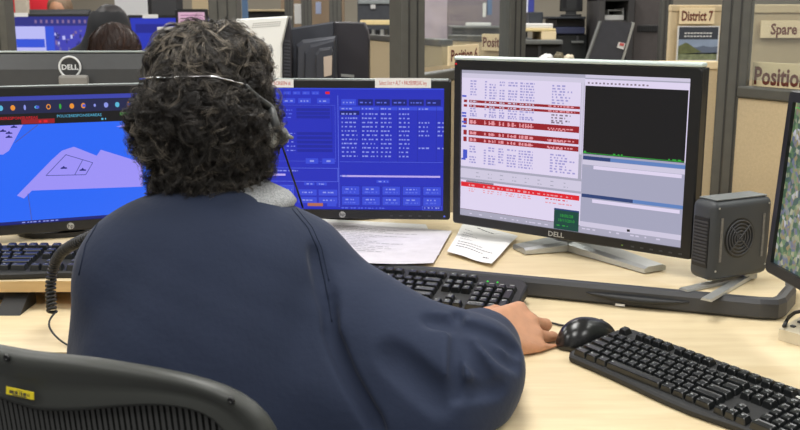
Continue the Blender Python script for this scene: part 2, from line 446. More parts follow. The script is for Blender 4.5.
# ------------------------------------------------------------------ monitors
class Screen:
    def __init__(s, x0, x1, zt, zb, y):
        s.x0, s.x1, s.zt, s.zb, s.y = x0, x1, zt, zb, y; s.mb = MB(); s.mats = []
    def mi(s, m):
        if m not in s.mats: s.mats.append(m)
        return s.mats.index(m)
    def X(s, t): return s.x0 + (s.x1 - s.x0) * t
    def Z(s, f): return s.zt - (s.zt - s.zb) * f
    def poly(s, pts, m, L=1):
        y = s.y - .00025 * L
        s.mb.add([(s.X(t), y, s.Z(f)) for t, f in pts], [list(range(len(pts)))[::-1]], s.mi(m)); return s
    def rect(s, t0, f0, t1, f1, m, L=1):
        return s.poly([(t0, f0), (t1, f0), (t1, f1), (t0, f1)], m, L)
    def box(s, t0, f0, t1, f1, m, L=2, w=.003):
        a = w * .62
        s.rect(t0, f0, t1, f0 + w, m, L); s.rect(t0, f1 - w, t1, f1, m, L); s.rect(t0, f0, t0 + a, f1, m, L); s.rect(t1 - a, f0, t1, f1, m, L)
    def text(s, t, f, st, size, m, L=3, sx=1.0, align='LEFT'):
        M = Matrix.Translation((s.X(t), s.y - .00025 * L, s.Z(f))) @ Matrix.Rotation(radians(90), 4, 'X')
        s.mb.text(st, size, M, s.mi(m), align, sx=sx); return s
    def dashes(s, t0, t1, f, h, m, L=3, seed=None, gap=.35):
        r = random.Random(seed if seed is not None else int(t0 * 991 + f * 7919))
        t = t0
        while t < t1 - .002:
            w = r.uniform(.005, .016); e = min(t + w, t1)
            s.rect(t, f - h * r.uniform(.8, 1), e, f, m, L); t = e + r.uniform(.003, .006 + gap * .02)
    def build(s, parent): return s.mb.build('screen', s.mats, parent, recalc=False)

def frame_mesh(w, z0, h, bl, br, bt, bb, y0=0.0, yin=.006, yback=.022, cr=.006):
    x0, x1, z1 = -w / 2, w / 2, z0 + h
    def rr_(ax0, ax1, az0, az1, y, r):
        p = []
        for cx, cz, a0 in ((ax1 - r, az1 - r, 0), (ax0 + r, az1 - r, 90), (ax0 + r, az0 + r, 180), (ax1 - r, az0 + r, 270)):
            for k in range(4): a = radians(a0 + 30 * k); p.append((cx + r * cos(a), y, cz + r * sin(a)))
        return p
    R = [rr_(x0, x1, z0, z1, yback, cr), rr_(x0, x1, z0, z1, y0 + .003, cr), rr_(x0 + .0025, x1 - .0025, z0 + .0025, z1 - .0025, y0, cr),
         rr_(x0 + bl, x1 - br, z0 + bb, z1 - bt, y0, .001), rr_(x0 + bl, x1 - br, z0 + bb, z1 - bt, yin, .001)]
    vs = sum(R, []); n = 16; fs = []
    for i in range(len(R) - 1):
        for k in range(n): fs.append([i * n + k, i * n + (k + 1) % n, (i + 1) * n + (k + 1) % n, (i + 1) * n + k])
    return MB().add(vs, fs)
def back_shell(w, z0, h, y0, y1, inset=.03):
    x = w / 2; z1 = z0 + h
    a = [(-x, y0, z0), (x, y0, z0), (x, y0, z1), (-x, y0, z1)]
    b = [(-x, y0 + .012, z0), (x, y0 + .012, z0), (x, y0 + .012, z1), (-x, y0 + .012, z1)]
    c = [(-x + inset, y1, z0 + inset), (x - inset, y1, z0 + inset), (x - inset, y1, z1 - inset), (-x + inset, y1, z1 - inset)]
    return MB().add(a + b + c, [[0, 1, 2, 3], [11, 10, 9, 8]] + [[i, (i + 1) % 4, 4 + (i + 1) % 4, 4 + i] for i in range(4)] + [[4 + i, 4 + (i + 1) % 4, 8 + (i + 1) % 4, 8 + i] for i in range(4)])

def monitor(name, label, BL, BR, h, ztab, bez, m_bez, group=None, depth=.05, tilt=0.0):
    BL = Vector(BL); BR = Vector(BR); mid = (BL + BR) / 2; w = (BR.xy - BL.xy).length; rz = atan2(BR.y - BL.y, BR.x - BL.x)
    root = empty(name, (mid.x, mid.y, ztab), rz, label, 'monitor', group)
    z0 = mid.z - ztab; bl, br, bt, bb = bez
    if group: MB().box((0, .009, z0 + h + .0006), (w - .012, .012, .0022), bev=.0008).build('top_edge', M_LGREY, root)  # pale strip paints the light caught along the bezel top
    fr = frame_mesh(w, z0, h, bl, br, bt, bb).build('bezel', m_bez, root)
    sh = back_shell(w - .003, z0 + .0015, h - .003, .0215, depth).build('back_shell', M_BLACKM, root)
    S = Screen(-w / 2 + bl, w / 2 - br, z0 + h - bt, z0 + bb, .0055)
    return root, S, dict(w=w, z0=z0, h=h, depth=depth)
def hp_badge(root, x, z):
    g = MB()
    g.lathe([(.0001, 0), (.0068, 0), (.0068, .0008), (.0001, .001)], 20, 0, Matrix.Translation((x, -.0001, z)) @ Matrix.Rotation(radians(90), 4, 'X'), smooth=False)
    g.text('hp', .011, Matrix.Translation((x, -.0014, z - .003)) @ Matrix.Rotation(radians(90), 4, 'X') @ Matrix.Shear('XY', 4, (.25, 0)), 1, 'CENTER', bold=.01)
    g.build('logo_badge', [M_SILVER, M_BLACK], root)
def bez_dots(root, w, z, xs, m=None):
    g = MB()
    for x in xs: g.box((x, -.0006, z), (.006, .0012, .0025), 0)
    g.build('button_row', m or M_DGREY, root)
def label_strip(root, x0, x1, z0, z1, st, name='label_strip'):
    g = MB(); g.box(((x0 + x1) / 2, -.0008, (z0 + z1) / 2), (x1 - x0, .0008, z1 - z0), 0)
    L = len(st); g.text(st, (z1 - z0) * .62, Matrix.Translation(((x0 + x1) / 2, -.0014, z0 + (z1 - z0) * .3)) @ Matrix.Rotation(radians(90), 4, 'X'), 1, 'CENTER', sx=(x1 - x0) * .92 / (L * .5 * (z1 - z0) * .62))
    o = g.build(name, [M_PAPER, M_REDINK], root); o['label'] = 'white paper strip with red print'
def t_stand(root, z0, y, base=(.22, .16), hneck=.2):
    g = MB(); g.box((0, y + .02, hneck / 2 + .006), (.06, .018, hneck), bev=.004); g.box((0, (y + .06) / 2, hneck * .8), (.05, max(.01, y - .03), .05)); g.build('stand_neck', M_BLACKM, root)
    pl = []
    for k in range(24):
        a = 2 * pi * k / 24; pl.append((base[0] / 2 * cos(a), y + .01 + base[1] / 2 * sin(a)))
    MB().prism(pl, .0005, .010).build('stand_base', M_BLACK, root)

# ---- screen colours
G = glow
C_BLUE = G('screen_blue', 42, 51, 190, .95); C_BLUED = G('screen_deep_blue', 34, 42, 158); C_BLUEL = G('screen_light_blue', 92, 108, 224); C_BLUEM = G('screen_mid_blue', 58, 76, 214)
C_NAVY = G('screen_navy', 30, 36, 116); C_PALE = G('screen_pale_text', 138, 148, 228); C_LAV = G('screen_lavender', 186, 170, 236)
C_MAP = G('map_blue', 44, 104, 246); C_LOT = G('map_lavender', 156, 146, 246); C_BAR = G('toolbar_navy', 36, 40, 74); C_BARL = G('toolbar_blue', 62, 70, 170)
C_ORANGE = G('icon_orange', 232, 146, 52); C_RED = G('screen_red', 222, 34, 46); C_DRED = G('screen_dark_red', 150, 32, 40); C_GREEN = G('screen_green', 52, 168, 60); C_CYAN = G('screen_cyan', 90, 180, 214)
C_WHITE = G('screen_white', 222, 212, 238); C_GREY = G('screen_grey', 168, 166, 186); C_LGREY = G('screen_light_grey', 206, 200, 222); C_BLK = G('screen_black', 26, 26, 27); C_TXT = G('screen_blue_text', 160, 154, 208); C_TXTB = G('screen_blue_mark', 70, 86, 200)
C_TXTD = G('screen_dark_text', 130, 116, 132); C_PINKT = G('screen_pink_text', 228, 150, 160); C_DGREEN = G('screen_dark_green', 24, 70, 62); C_STEEL = G('screen_steel_blue', 96, 130, 190); C_PANE = G('screen_pane_grey', 164, 164, 188); C_SLATE = G('screen_slate', 46, 66, 116); C_LINE = G('map_line', 80, 84, 160); C_ROOM = G('screen_pinkish', 214, 172, 196)

# ---- the white-screen monitor on the silver V foot
BLd = W(452, 222, 1.985); BRd = W(691, 261, 1.675); zz = (BLd.z + BRd.z) / 2; BLd.z = BRd.z = zz
dm, S, g = monitor('monitor', 'black widescreen monitor with white incident list on silver V-shaped foot', BLd, BRd, .333, ZR_R, (.0165, .0205, .0195, .0185), M_BLACK)
w, z0, h = g['w'], g['z0'], g['h']
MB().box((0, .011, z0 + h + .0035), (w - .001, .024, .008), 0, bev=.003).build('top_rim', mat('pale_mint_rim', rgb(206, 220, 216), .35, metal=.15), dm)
S.rect(0, 0, 1, 1, C_WHITE, 0)
DV = .578
S.rect(0, 0, DV, .022, C_GREY); S.rect(0, .022, DV, .052, C_LGREY)
S.rect(DV - .016, .05, DV - .002, .655, C_GREY, 1); S.rect(DV - .014, .05, DV - .004, .5, C_LGREY, 2)
colx = [(.045, .078), (.118, .128), (.14, .175), (.19, .215), (.232, .275), (.288, .31), (.315, .355)]
def txrow(f, m, full=True, seed=0, hgt=.011):
    for a, b in colx:
        if random.Random(seed * 7 + int(a * 1000)).random() < (.95 if full else .7): S.dashes(a, b, f, hgt, m, 3, seed + int(a * 999), .1)
f = .078; k = 0
for f in (.078, .096, .114, .132, .15, .168, .186):
    txrow(f, C_TXT, True, int(f * 1000)); S.dashes(.435, .435 + .05 + .06 * random.random(), f + .006, .011, C_TXT, 3, int(f * 3000))
for f in (.262, .28, .298, .31):
    txrow(f, C_TXT, f < .3, int(f * 1000)); S.dashes(.435, .435 + .06 + .05 * random.random(), f + .006, .011, C_TXTD, 3, int(f * 3000))
for f in (.52, .538, .556, .574, .592, .61, .628):
    txrow(f, C_TXT, True, int(f * 1000)); S.dashes(.435, .435 + .06 + .06 * random.random(), f + .003, .011, C_TXT, 3, int(f * 3000))
for a, b in ((.2, .217), (.232, .248), (.325, .366), (.405, .438), (.452, .484)):
    S.rect(.012, a, DV - .018, b, C_DRED, 2)
    thick = b - a > .02
    for x0, x1 in colx:
        if thick: S.dashes(x0, x1, b - .006, b - a - .012, C_PINKT, 4, int(a * 999 + x0 * 99), .3)
        S.dashes(x0, x1, a + (b - a) * .7, .008, C_LGREY if not thick else C_PINKT, 4, int(a * 777 + x0 * 99), .1)
    S.dashes(.42, .54, a + (b - a) * .7, .01, C_PINKT, 4, int(a * 555), .2); S.rect(.03, a, .04, b, C_WHITE, 4)
    if thick: S.dashes(.425, .50, b - .003, .01, C_PINKT, 4, int(a * 556), .3)
for f in (.17, .285, .305, .345, .375, .60): S.rect(.004, f, .026, f + .012, C_TXTB, 4)
S.rect(.012, .54, .034, .60, C_TXTB, 4)
S.rect(0, .655, DV, .67, C_GREY, 2)
S.rect(0, .67, DV, .735, C_LGREY, 2)
for i in range(8):
    S.dashes(.08 + .06 * i, .10 + .06 * i, .695 + .002 * (i % 2), .007, C_GREY, 3, i); S.dashes(.08 + .06 * i, .10 + .06 * i, .722, .007, C_GREY, 3, i + 40)
S.rect(0, .735, DV, .75, C_GREY, 3); S.rect(.03, .752, .17, .764, C_TXTD, 3)
S.rect(.004, .764, DV - .006, .796, C_RED, 4)
for a, b in colx[:7]: S.dashes(a, b, .789, .014, C_PINKT, 5, int(a * 333), .2)
S.dashes(.34, .54, .787, .009, C_PINKT, 5, 91, .6); S.dashes(.42, .52, .812, .008, C_RED, 5, 93, .2); S.dashes(.42, .54, .836, .008, C_PINKT, 5, 94, .3)
for f in (.812, .826): 
    for a, b in colx: S.dashes(a, b, f, .007, C_PINKT, 5, int(a * 100 + f * 1000), .3)
S.rect(0, .957, 1, 1, C_GREY, 2); S.rect(0, .953, DV, .957, C_TXTD, 3); S.dashes(.05, .5, .985, .008, C_LGREY, 3, 5, 2)
S.rect(.462, .865, .574, .998, C_DGREEN, 5)
S.text(.518, .915, '18:00:28', .0085, C_GREEN, 6, align='CENTER'); S.rect(.462, .862, .574, .872, C_SLATE, 6); S.text(.518, .945, '10/11/2010', .0078, C_GREEN, 6, align='CENTER'); S.dashes(.475, .53, .975, .007, C_GREEN, 6, 78)
# right pane
S.rect(DV, 0, 1, .026, C_LGREY, 1); S.rect(DV, .026, 1, .066, C_WHITE, 2); S.rect(DV, .02, 1, .028, C_GREY, 3)
for i in range(16): S.rect(DV + .012 + .016 * i, .045 + .002 * (i % 2), DV + .020 + .016 * i, .056, C_TXTD, 3)
S.rect(DV + .002, .068, .992, .492, C_BLK, 3); S.rect(DV + .002, .484, .992, .488, C_GREEN, 4); S.rect(DV + .006, .474, DV + .016, .484, C_GREEN, 4); S.dashes(DV + .13, DV + .17, .483, .008, C_GREEN, 4, 12); S.dashes(.93, .985, .483, .008, C_GREEN, 4, 14)
S.rect(DV, .492, 1, .957, C_PANE, 1)
S.rect(DV + .004, .505, 1, .528, C_STEEL, 2); S.rect(DV + .004, .505, DV + .12, .528, C_SLATE, 3); S.rect(DV + .002, .53, 1, .56, C_LGREY, 2)
S.rect(DV + .05, .562, .985, .584, C_WHITE, 3); S.dashes(DV + .01, DV + .04, .575, .009, C_GREY, 3, 2)
S.rect(DV + .004, .746, 1, .768, C_STEEL, 2); S.rect(DV + .004, .746, DV + .22, .768, C_SLATE, 3)
S.rect(DV + .05, .775, .985, .797, C_WHITE, 3)
S.rect(DV, .925, 1, .957, C_LGREY, 2); S.rect(.78, .935, .792, .95, C_BLK, 3); S.dashes(DV + .01, .97, .975, .01, C_LGREY, 3, 22, 3)
S.build(dm)
dl = MB(); dl.text('DELL', .0135, Matrix.Translation((-.012, -.0006, z0 + .0045)) @ Matrix.Rotation(radians(90), 4, 'X'), 0, 'CENTER', sx=1.15, bold=.02); o = dl.build('brand_lettering', M_SILVER, dm); o['label'] = 'silver raised letters'
bez_dots(dm, w, z0 + .008, [.145 + .018 * i for i in range(6)])
MB().box((.125, -.0006, z0 + .008), (.003, .001, .002)).build('power_light', G('dim_green_light', 110, 140, 60), dm)
MB().box((-w / 2 + .006, -.0006, z0 + h - .008), (.004, .001, .003)).build('sticker', C_RED, dm)
# V foot
vf = MB()
hub = W(569, 250, 1.77); inv = Matrix.Rotation(-dm.rotation_euler.z, 4, 'Z') @ Matrix.Translation(-dm.location)
def Lm(p): return inv @ Vector(p)
tipR = Lm(WZ(655, 272, ZR_R)); tipL = Lm(WZ(519, 252, ZR_R)); hb = Lm(WZ(572, 247, ZR_R)); hb2 = hb + Vector((0, .05, 0))
def arm(tip):
    d = (tip - hb); d.z = 0; L = d.length; d.normalize(); nrm = Vector((-d.y, d.x, 0)); vs = []; fs = []
    for i in range(9):
        t = i / 8; c_ = hb + d * (L * t); wd = .036 - .010 * t; zt = .022 - .010 * t
        for sx, z in ((-1, .001), (-1, zt * .7), (-.7, zt), (.7, zt), (1, zt * .7), (1, .001)): 
            q = c_ + nrm * sx * wd; vs.append((q.x, q.y, z))
    for i in range(8):
        for k in range(6): fs.append([i * 6 + k, i * 6 + (k + 1) % 6, (i + 1) * 6 + (k + 1) % 6, (i + 1) * 6 + k])
    fs += [list(range(6)), [48 + k for k in range(6)]]
    return MB().add(vs, fs).build('foot_arm', M_SILVER, dm)
arm(tipR); arm(tipL)
MB().lathe([(.0001, .001), (.05, .001), (.05, .022), (.042, .027), (.0001, .028)], 28, 0, Matrix.Translation((hb.x, hb.y + .012, 0))).build('foot_hub', M_SILVER, dm)
MB().box((hb.x, max(hb.y + .03, .085), .12), (.07, .03, .2), bev=.008).build('stand_neck', M_SILVER, dm)

# ---- centre blue monitor
BLc = W(229, 219, 2.03); BRc = W(450.5, 222.5, 2.003); zz = (BLc.z + BRc.z) / 2; BLc.z = BRc.z = zz
BLc.y += .02; BRc.y += .02
cm, S, g = monitor('monitor', 'black monitor with blue radio console screen, directly right of the headset wearer\'s head', BLc, BRc, .293, ZR_R, (.014, .015, .0175, .0195), M_BLACK, 'pair of black monitors with blue screens')
w, z0, h = g['w'], g['z0'], g['h']
S.rect(0, 0, 1, 1, C_BLUE, 0); S.rect(0, 0, 1, .012, C_BLUEM, 1)
for i in range(8): S.rect(.06 + .045 * i, .028, .095 + .045 * i, .055, C_BLUEM, 2); S.dashes(.065 + .045 * i, .09 + .045 * i, .046, .008, C_BLUEL, 3, i)
S.rect(.44, .03, .46, .05, C_RED, 3)
for x0, x1 in ((.16, .22), (.235, .295), (.31, .37), (.4, .46)): S.rect(x0, .085, x1, .125, C_BLUEM, 2); S.dashes(x0 + .01, x1 - .012, .112, .012, C_PALE, 3)
S.box(.02, .14, .485, .60, C_BLUEL, 2, .002); S.box(.20, .145, .47, .44, C_BLUED, 2)
for i in range(3): S.rect(.3, .165 + .03 * i, .46, .188 + .03 * i, C_BLUED, 2); S.dashes(.235, .28, .185 + .03 * i, .009, C_BLUEL, 3, i + 3)
S.box(.05, .36, .215, .55, C_BLUEL, 2, .002)
for i in range(5): S.dashes(.25, .29, .375 + .035 * i, .009, C_PALE, 3, i + 9); S.rect(.3, .36 + .035 * i, .47, .383 + .035 * i, C_BLUED, 2)
for x0 in (.34, .42): S.rect(x0, .575, x0 + .06, .62, C_BLUEM, 3); S.rect(x0 + .02, .59, x0 + .04, .605, C_PALE, 4)
S.box(.02, .655, .495, .77, C_BLUEL, 2, .004); S.dashes(.2, .3, .685, .012, C_PALE, 3, 8); S.rect(.02, .705, .24, .722, C_LAV, 3)
for x0 in (.33, .39): S.rect(x0, .775, x0 + .05, .8, C_BLUEM, 3); S.dashes(x0 + .012, x0 + .04, .793, .01, C_PALE, 4)
for r in range(2):
    for x0 in (.06, .135, .21): S.rect(x0, .80 + .09 * r, x0 + .068, .88 + .09 * r, C_BLUEM, 2); S.box(x0, .80 + .09 * r, x0 + .068, .88 + .09 * r, C_BLUEL, 3, .003); S.dashes(x0 + .01, x0 + .06, .845 + .09 * r, .012, C_PALE, 4)
    for x0 in (.3, .4): S.rect(x0, .835 + .065 * r, x0 + .09, .885 + .065 * r, C_BLUEM, 2); S.dashes(x0 + .02, x0 + .075, .865 + .065 * r, .012, C_PALE, 4)
S.rect(.345, .948, .42, .975, G('dull_orange', 176, 106, 84), 4); S.rect(.045, .945, .085, .985, C_RED, 4); S.rect(.44, .945, .485, .975, C_BLUEM, 4)
S.rect(.497, .06, .5, .98, C_BLUEL, 2)
for i in range(6):
    x0 = .515 + .08 * i; S.rect(x0, .09, x0 + .07, .14, C_BLUEM if i == 0 else C_NAVY, 3); S.dashes(x0 + .008, x0 + .06, .122, .012, C_PALE if i == 0 else C_BLUEL, 4)
S.rect(.505, .15, .995, .178, C_BLUEM, 2); names = (0, .125, .24, .35, .47, .585)
for j, x in enumerate(names[:5]): S.dashes(.515 + x * .78, .57 + x * .78, .172, .011, C_PALE, 4, j)
for r in range(11):
    fy = .215 + .0345 * r
    for j, x in enumerate(names):
        if j >= 4 and r not in (2, 3, 4, 5, 8): continue
        S.dashes(.515 + x * .78, .515 + x * .78 + (.075 if j in (0, 1) else .05), fy, .013, C_PALE, 4, r * 7 + j)
for x in names[1:]: S.rect(.508 + x * .78, .15, .51 + x * .78, .60, C_BLUED, 3)
S.rect(.508, .184, .6, .218, C_NAVY, 3)
S.rect(.505, .60, .995, .603, C_BLUEL, 3); S.rect(.515, .712, .985, .727, C_LAV, 4); S.dashes(.505, .54, .724, .012, C_PALE, 5)
S.rect(.68, .75, .74, .775, C_BLUEM, 3); S.dashes(.69, .71, .768, .01, C_PALE, 4); S.dashes(.715, .735, .768, .01, C_PALE, 4)
for r in range(2):
    for i in range(5):
        x0 = .51 + .098 * i; y0 = .80 + .088 * r; S.rect(x0, y0, x0 + .09, y0 + .078, C_BLUEM, 3); S.box(x0, y0, x0 + .09, y0 + .078, C_BLUED, 4, .004); S.dashes(x0 + .02, x0 + .07, y0 + .033, .012, C_PALE, 5); S.dashes(x0 + .015, x0 + .075, y0 + .058, .012, C_BLUEL, 5)
S.dashes(.51, .72, .992, .012, C_BLUEL, 4); S.box(.9, .965, .995, .998, C_BLUEL, 4); S.dashes(.91, .985, .985, .012, C_PALE, 5)
S.build(cm)
hp_badge(cm, 0.006, z0 + .0095); bez_dots(cm, w, z0 + .008, [.11 + .02 * i for i in range(5)])
MB().box((w / 2 - .012, -.0006, z0 + .008), (.004, .001, .003)).build('power_light', C_BLUEL, cm)
zt = z0 + h
label_strip(cm, .077, .192, zt - .0165, zt + .0035, 'Select Unit + ALT + PAUSE/BREAK key')
label_strip(cm, -.205, -.092, zt - .0165, zt + .0005, 'Unit Queue: ALT + SCREEN #')
t_stand(cm, z0, .17, (.18, .09))

# ---- left blue map monitor
c0 = Vector((-.659, 1.878, 0)); dr = Vector((.927, .375, 0)).normalized(); zc = .806
BLl = c0 - dr * .2385; BRl = c0 + dr * .2385; BLl.z = BRl.z = zc
lm, S, g = monitor('monitor', 'black monitor with bright blue map screen at the left edge', BLl, BRl, .288, ZR_L, (.014, .014, .018, .0195), M_BLACK, 'pair of black monitors with blue screens')
w, z0, h = g['w'], g['z0'], g['h']
S.rect(0, 0, 1, 1, C_MAP, 0); S.rect(0, 0, 1, .035, C_BARL, 1); S.rect(0, .035, 1, .135, C_BAR, 1); S.rect(0, .135, 1, .22, C_BLK, 1)
ic = [C_ORANGE, C_ORANGE, C_PALE, C_PALE, C_CYAN, C_ORANGE, C_PALE, C_CYAN, C_ORANGE, C_GREEN]
for i in range(20):
    a = .06 + .048 * i; m = ic[i % 10]
    S.poly([(a + .0095 * cos(2 * pi * k / 12) * (1 if i % 3 else .5), .088 + .021 * sin(2 * pi * k / 12) * (.6 if i % 5 == 2 else 1)) for k in range(12)], m, 2)
    if i % 4 == 3: S.rect(a - .004, .078, a + .010, .098, C_TXTB, 3)
    if i % 9 == 8: S.poly([(a + .006 * cos(2 * pi * k / 10), .088 + .013 * sin(2 * pi * k / 10)) for k in range(10)], C_BAR, 3)
S.text(.235, .178, 'FIRERESPONSEAREAS', .0078, C_RED, 3); S.text(.475, .174, 'POLICERESPONSEAREAS', .0078, C_CYAN, 3); S.text(.74, .172, 'EMSRESPONSEAREAS', .0078, C_GREEN, 3); S.text(.93, .17, 'ZONES', .0078, C_ORANGE, 3)
S.rect(.33, .18, .465, .215, C_DRED, 2); S.dashes(.40, .44, .208, .018, C_RED, 3); S.dashes(.66, .68, .205, .016, C_CYAN, 3); S.dashes(.83, .87, .203, .016, C_GREEN, 3)
LOT = lambda pts: S.poly(pts, C_LOT, 2)
def lx(u): return ((u - 0.0) / 137.0) * .48 + .335   # photo column -> screen column (surveyed)
def lpoly(px):
    out = []
    for u, v in px:
        dirn = (W(u, v, 1) - EYE); P0 = lm.location + Vector((0, 0, 0)); nn = Vector((-sin(lm.rotation_euler.z), cos(lm.rotation_euler.z), 0))
        t = (P0 - EYE).dot(nn) / dirn.dot(nn); q = EYE + dirn * t - P0; xx = q.dot(Vector((cos(lm.rotation_euler.z), sin(lm.rotation_euler.z), 0)))
        out.append(((xx - S.x0) / (S.x1 - S.x0), (S.zt - q.z) / (S.zt - S.zb)))
    return out
S.poly(lpoly([(17, 196), (24, 199), (32, 191), (143, 187), (143, 163), (101, 150), (97, 156), (74, 147), (62, 151), (52, 160)]), C_LOT, 2)
S.poly(lpoly([(-14, 154), (3, 155), (9, 151), (23, 125), (-14, 127)]), C_LOT, 2)
S.poly(lpoly([(116, 127), (124, 125), (135, 118), (135, 128)]), C_LOT, 2)
def lline(a, b, m=C_LINE, wd=.35):
    (x0, y0), (x1, y1) = a, b; L = math.hypot(x1 - x0, y1 - y0); nx, ny = -(y1 - y0) / L * wd, (x1 - x0) / L * wd
    S.poly(lpoly([(x0 - nx, y0 - ny), (x1 - nx, y1 - ny), (x1 + nx, y1 + ny), (x0 + nx, y0 + ny)]), m, 3)
for a, b in (((46, 176), (66, 155)), ((66, 155), (93, 163)), ((93, 163), (86, 175)), ((86, 175), (46, 176)), ((83, 160), (75, 175)), ((28, 194), (32, 222)), ((38, 125), (15, 143))): lline(a, b)
for x, y in ((64, 168), (83, 170), (3, 131), (9, 133), (9, 137), (14, 127)):
    S.poly(lpoly([(x - 3.5, y + 1.2), (x + 3.5, y + 1.0), (x + 3, y - .2), (x + 1, y - .4), (x, y - 2), (x - 1.2, y - .6), (x - 3, y)]), C_NAVY, 3)
S.rect(0, .975, 1, 1, C_NAVY, 3); S.dashes(.3, .45, .992, .01, C_PALE, 4)
S.build(lm); hp_badge(lm, 0, z0 + .0095); t_stand(lm, z0, .06, (.2, .12))

# ---- monitor at the right edge, side on
BLr = W(764, 271, 1.5); far = Vector(BLr); e = Vector((.0095, -.115, 0)).normalized()
BRr = far + e * .375; BRr.z = BLr.z
rm, S, g = monitor('monitor', 'black monitor with an aerial map picture, cut off by the right edge', BLr, BRr, .282, DESK, (.016, .016, .017, .018), M_BLACK)
w, z0, h = g['w'], g['z0'], g['h']
S.rect(0, 0, 1, 1, map_screen_material(), 0)
S.mats.append(G('map_green_line', 60, 200, 70)); S.rect(.0, .03, .4, .034, S.mats[-1], 1)
S.build(rm)
Tm = Matrix.Translation((0, 0, z0)) @ Matrix.Rotation(radians(-3.5), 4, 'X') @ Matrix.Translation((0, 0, -z0))
for ch in rm.children: ch.data.transform(Tm)
t_stand(rm, z0, .17, (.2, .12))

# ------------------------------------------------------------------ keyboards
U = .019
DEPTH = 6.55 * U + .017
LAY = []
def add_row(r, items):
    for x, w_, t in items: LAY.append((x, r, w_, 1, t))
add_row(0, [(0, 1, 'Esc')] + [(2 + i, 1, 'F%d' % (i + 1)) for i in range(4)] + [(6.5 + i, 1, 'F%d' % (i + 5)) for i in range(4)] + [(11 + i, 1, 'F%d' % (i + 9)) for i in range(4)] + [(15.25, 1, ''), (16.25, 1, ''), (17.25, 1, '')])
add_row(1, [(i, 1, c) for i, c in enumerate('`1234567890-=')] + [(13, 2, '')] + [(15.25 + i, 1, '') for i in range(3)] + [(18.5 + i, 1, c) for i, c in enumerate(['', '/', '*', '-'])])
add_row(2, [(0, 1.5, '')] + [(1.5 + i, 1, c) for i, c in enumerate('QWERTYUIOP[]')] + [(13.5, 1.5, '\\')] + [(15.25 + i, 1, '') for i in range(3)] + [(18.5 + i, 1, c) for i, c in enumerate('789')])
LAY.append((21.5, 2, 1, 2, '+'))
add_row(3, [(0, 1.75, '')] + [(1.75 + i, 1, c) for i, c in enumerate("ASDFGHJKL;'")] + [(12.75, 2.25, '')] + [(18.5 + i, 1, c) for i, c in enumerate('456')])
add_row(4, [(0, 2.25, '')] + [(2.25 + i, 1, c) for i, c in enumerate('ZXCVBNM,./')] + [(12.25, 2.75, '')] + [(16.25, 1, '')] + [(18.5 + i, 1, c) for i, c in enumerate('123')])
LAY.append((21.5, 4, 1, 2, ''))
add_row(5, [(0, 1.5, ''), (1.5, 1.25, ''), (2.75, 1.25, ''), (4, 6, ''), (10, 1.25, ''), (11.25, 1.25, ''), (12.5, 1, ''), (13.5, 1.5, '')] + [(15.25 + i, 1, '') for i in range(3)] + [(18.5, 2, '0'), (20.5, 1, '.')])
_KM = {}
def key_mesh(w_, hh, t):
    k = (w_, hh, t)
    if k in _KM: return _KM[k]
    m = MB(); a = w_ * U / 2 - .0006; b = hh * U / 2 - .0006; H = .0105
    def ring(ix, iy0, iy1, z, r=.0012):
        x, y0, y1 = a - ix, -b + iy0, b - iy1; return [(-x + r, y0, z), (x - r, y0, z), (x, y0 + r, z), (x, y1 - r, z), (x - r, y1, z), (-x + r, y1, z), (-x, y1 - r, z), (-x, y0 + r, z)]
    R = [ring(0, 0, 0, 0), ring(.0022, .0019, .0026, H - .0012), ring(.003, .0027, .0034, H), ring(.0048, .0045, .0053, H - .0007)]
    vs = sum(R, []); fs = []
    for i in range(3):
        for q in range(8): fs.append([i * 8 + q, i * 8 + (q + 1) % 8, (i + 1) * 8 + (q + 1) % 8, (i + 1) * 8 + q])
    fs += [[24 + q for q in range(8)], list(range(8))[::-1]]
    m.add(vs, fs, 0)
    if t: m.text(t, .0052 if len(t) == 1 else .0034, Matrix.Translation((-a + .0047, b - .0098, H - .0003)), 1)
    else: m.quad((-a + .005, b - .0085, H - .0003), (-a + .009, b - .0085, H - .0003), (-a + .009, b - .007, H - .0003), (-a + .005, b - .007, H - .0003), 1)
    me_o = m.build('key', [M_KEY, M_KEYL]); me = me_o.data; bpy.data.objects.remove(me_o); _KM[k] = me
    return me
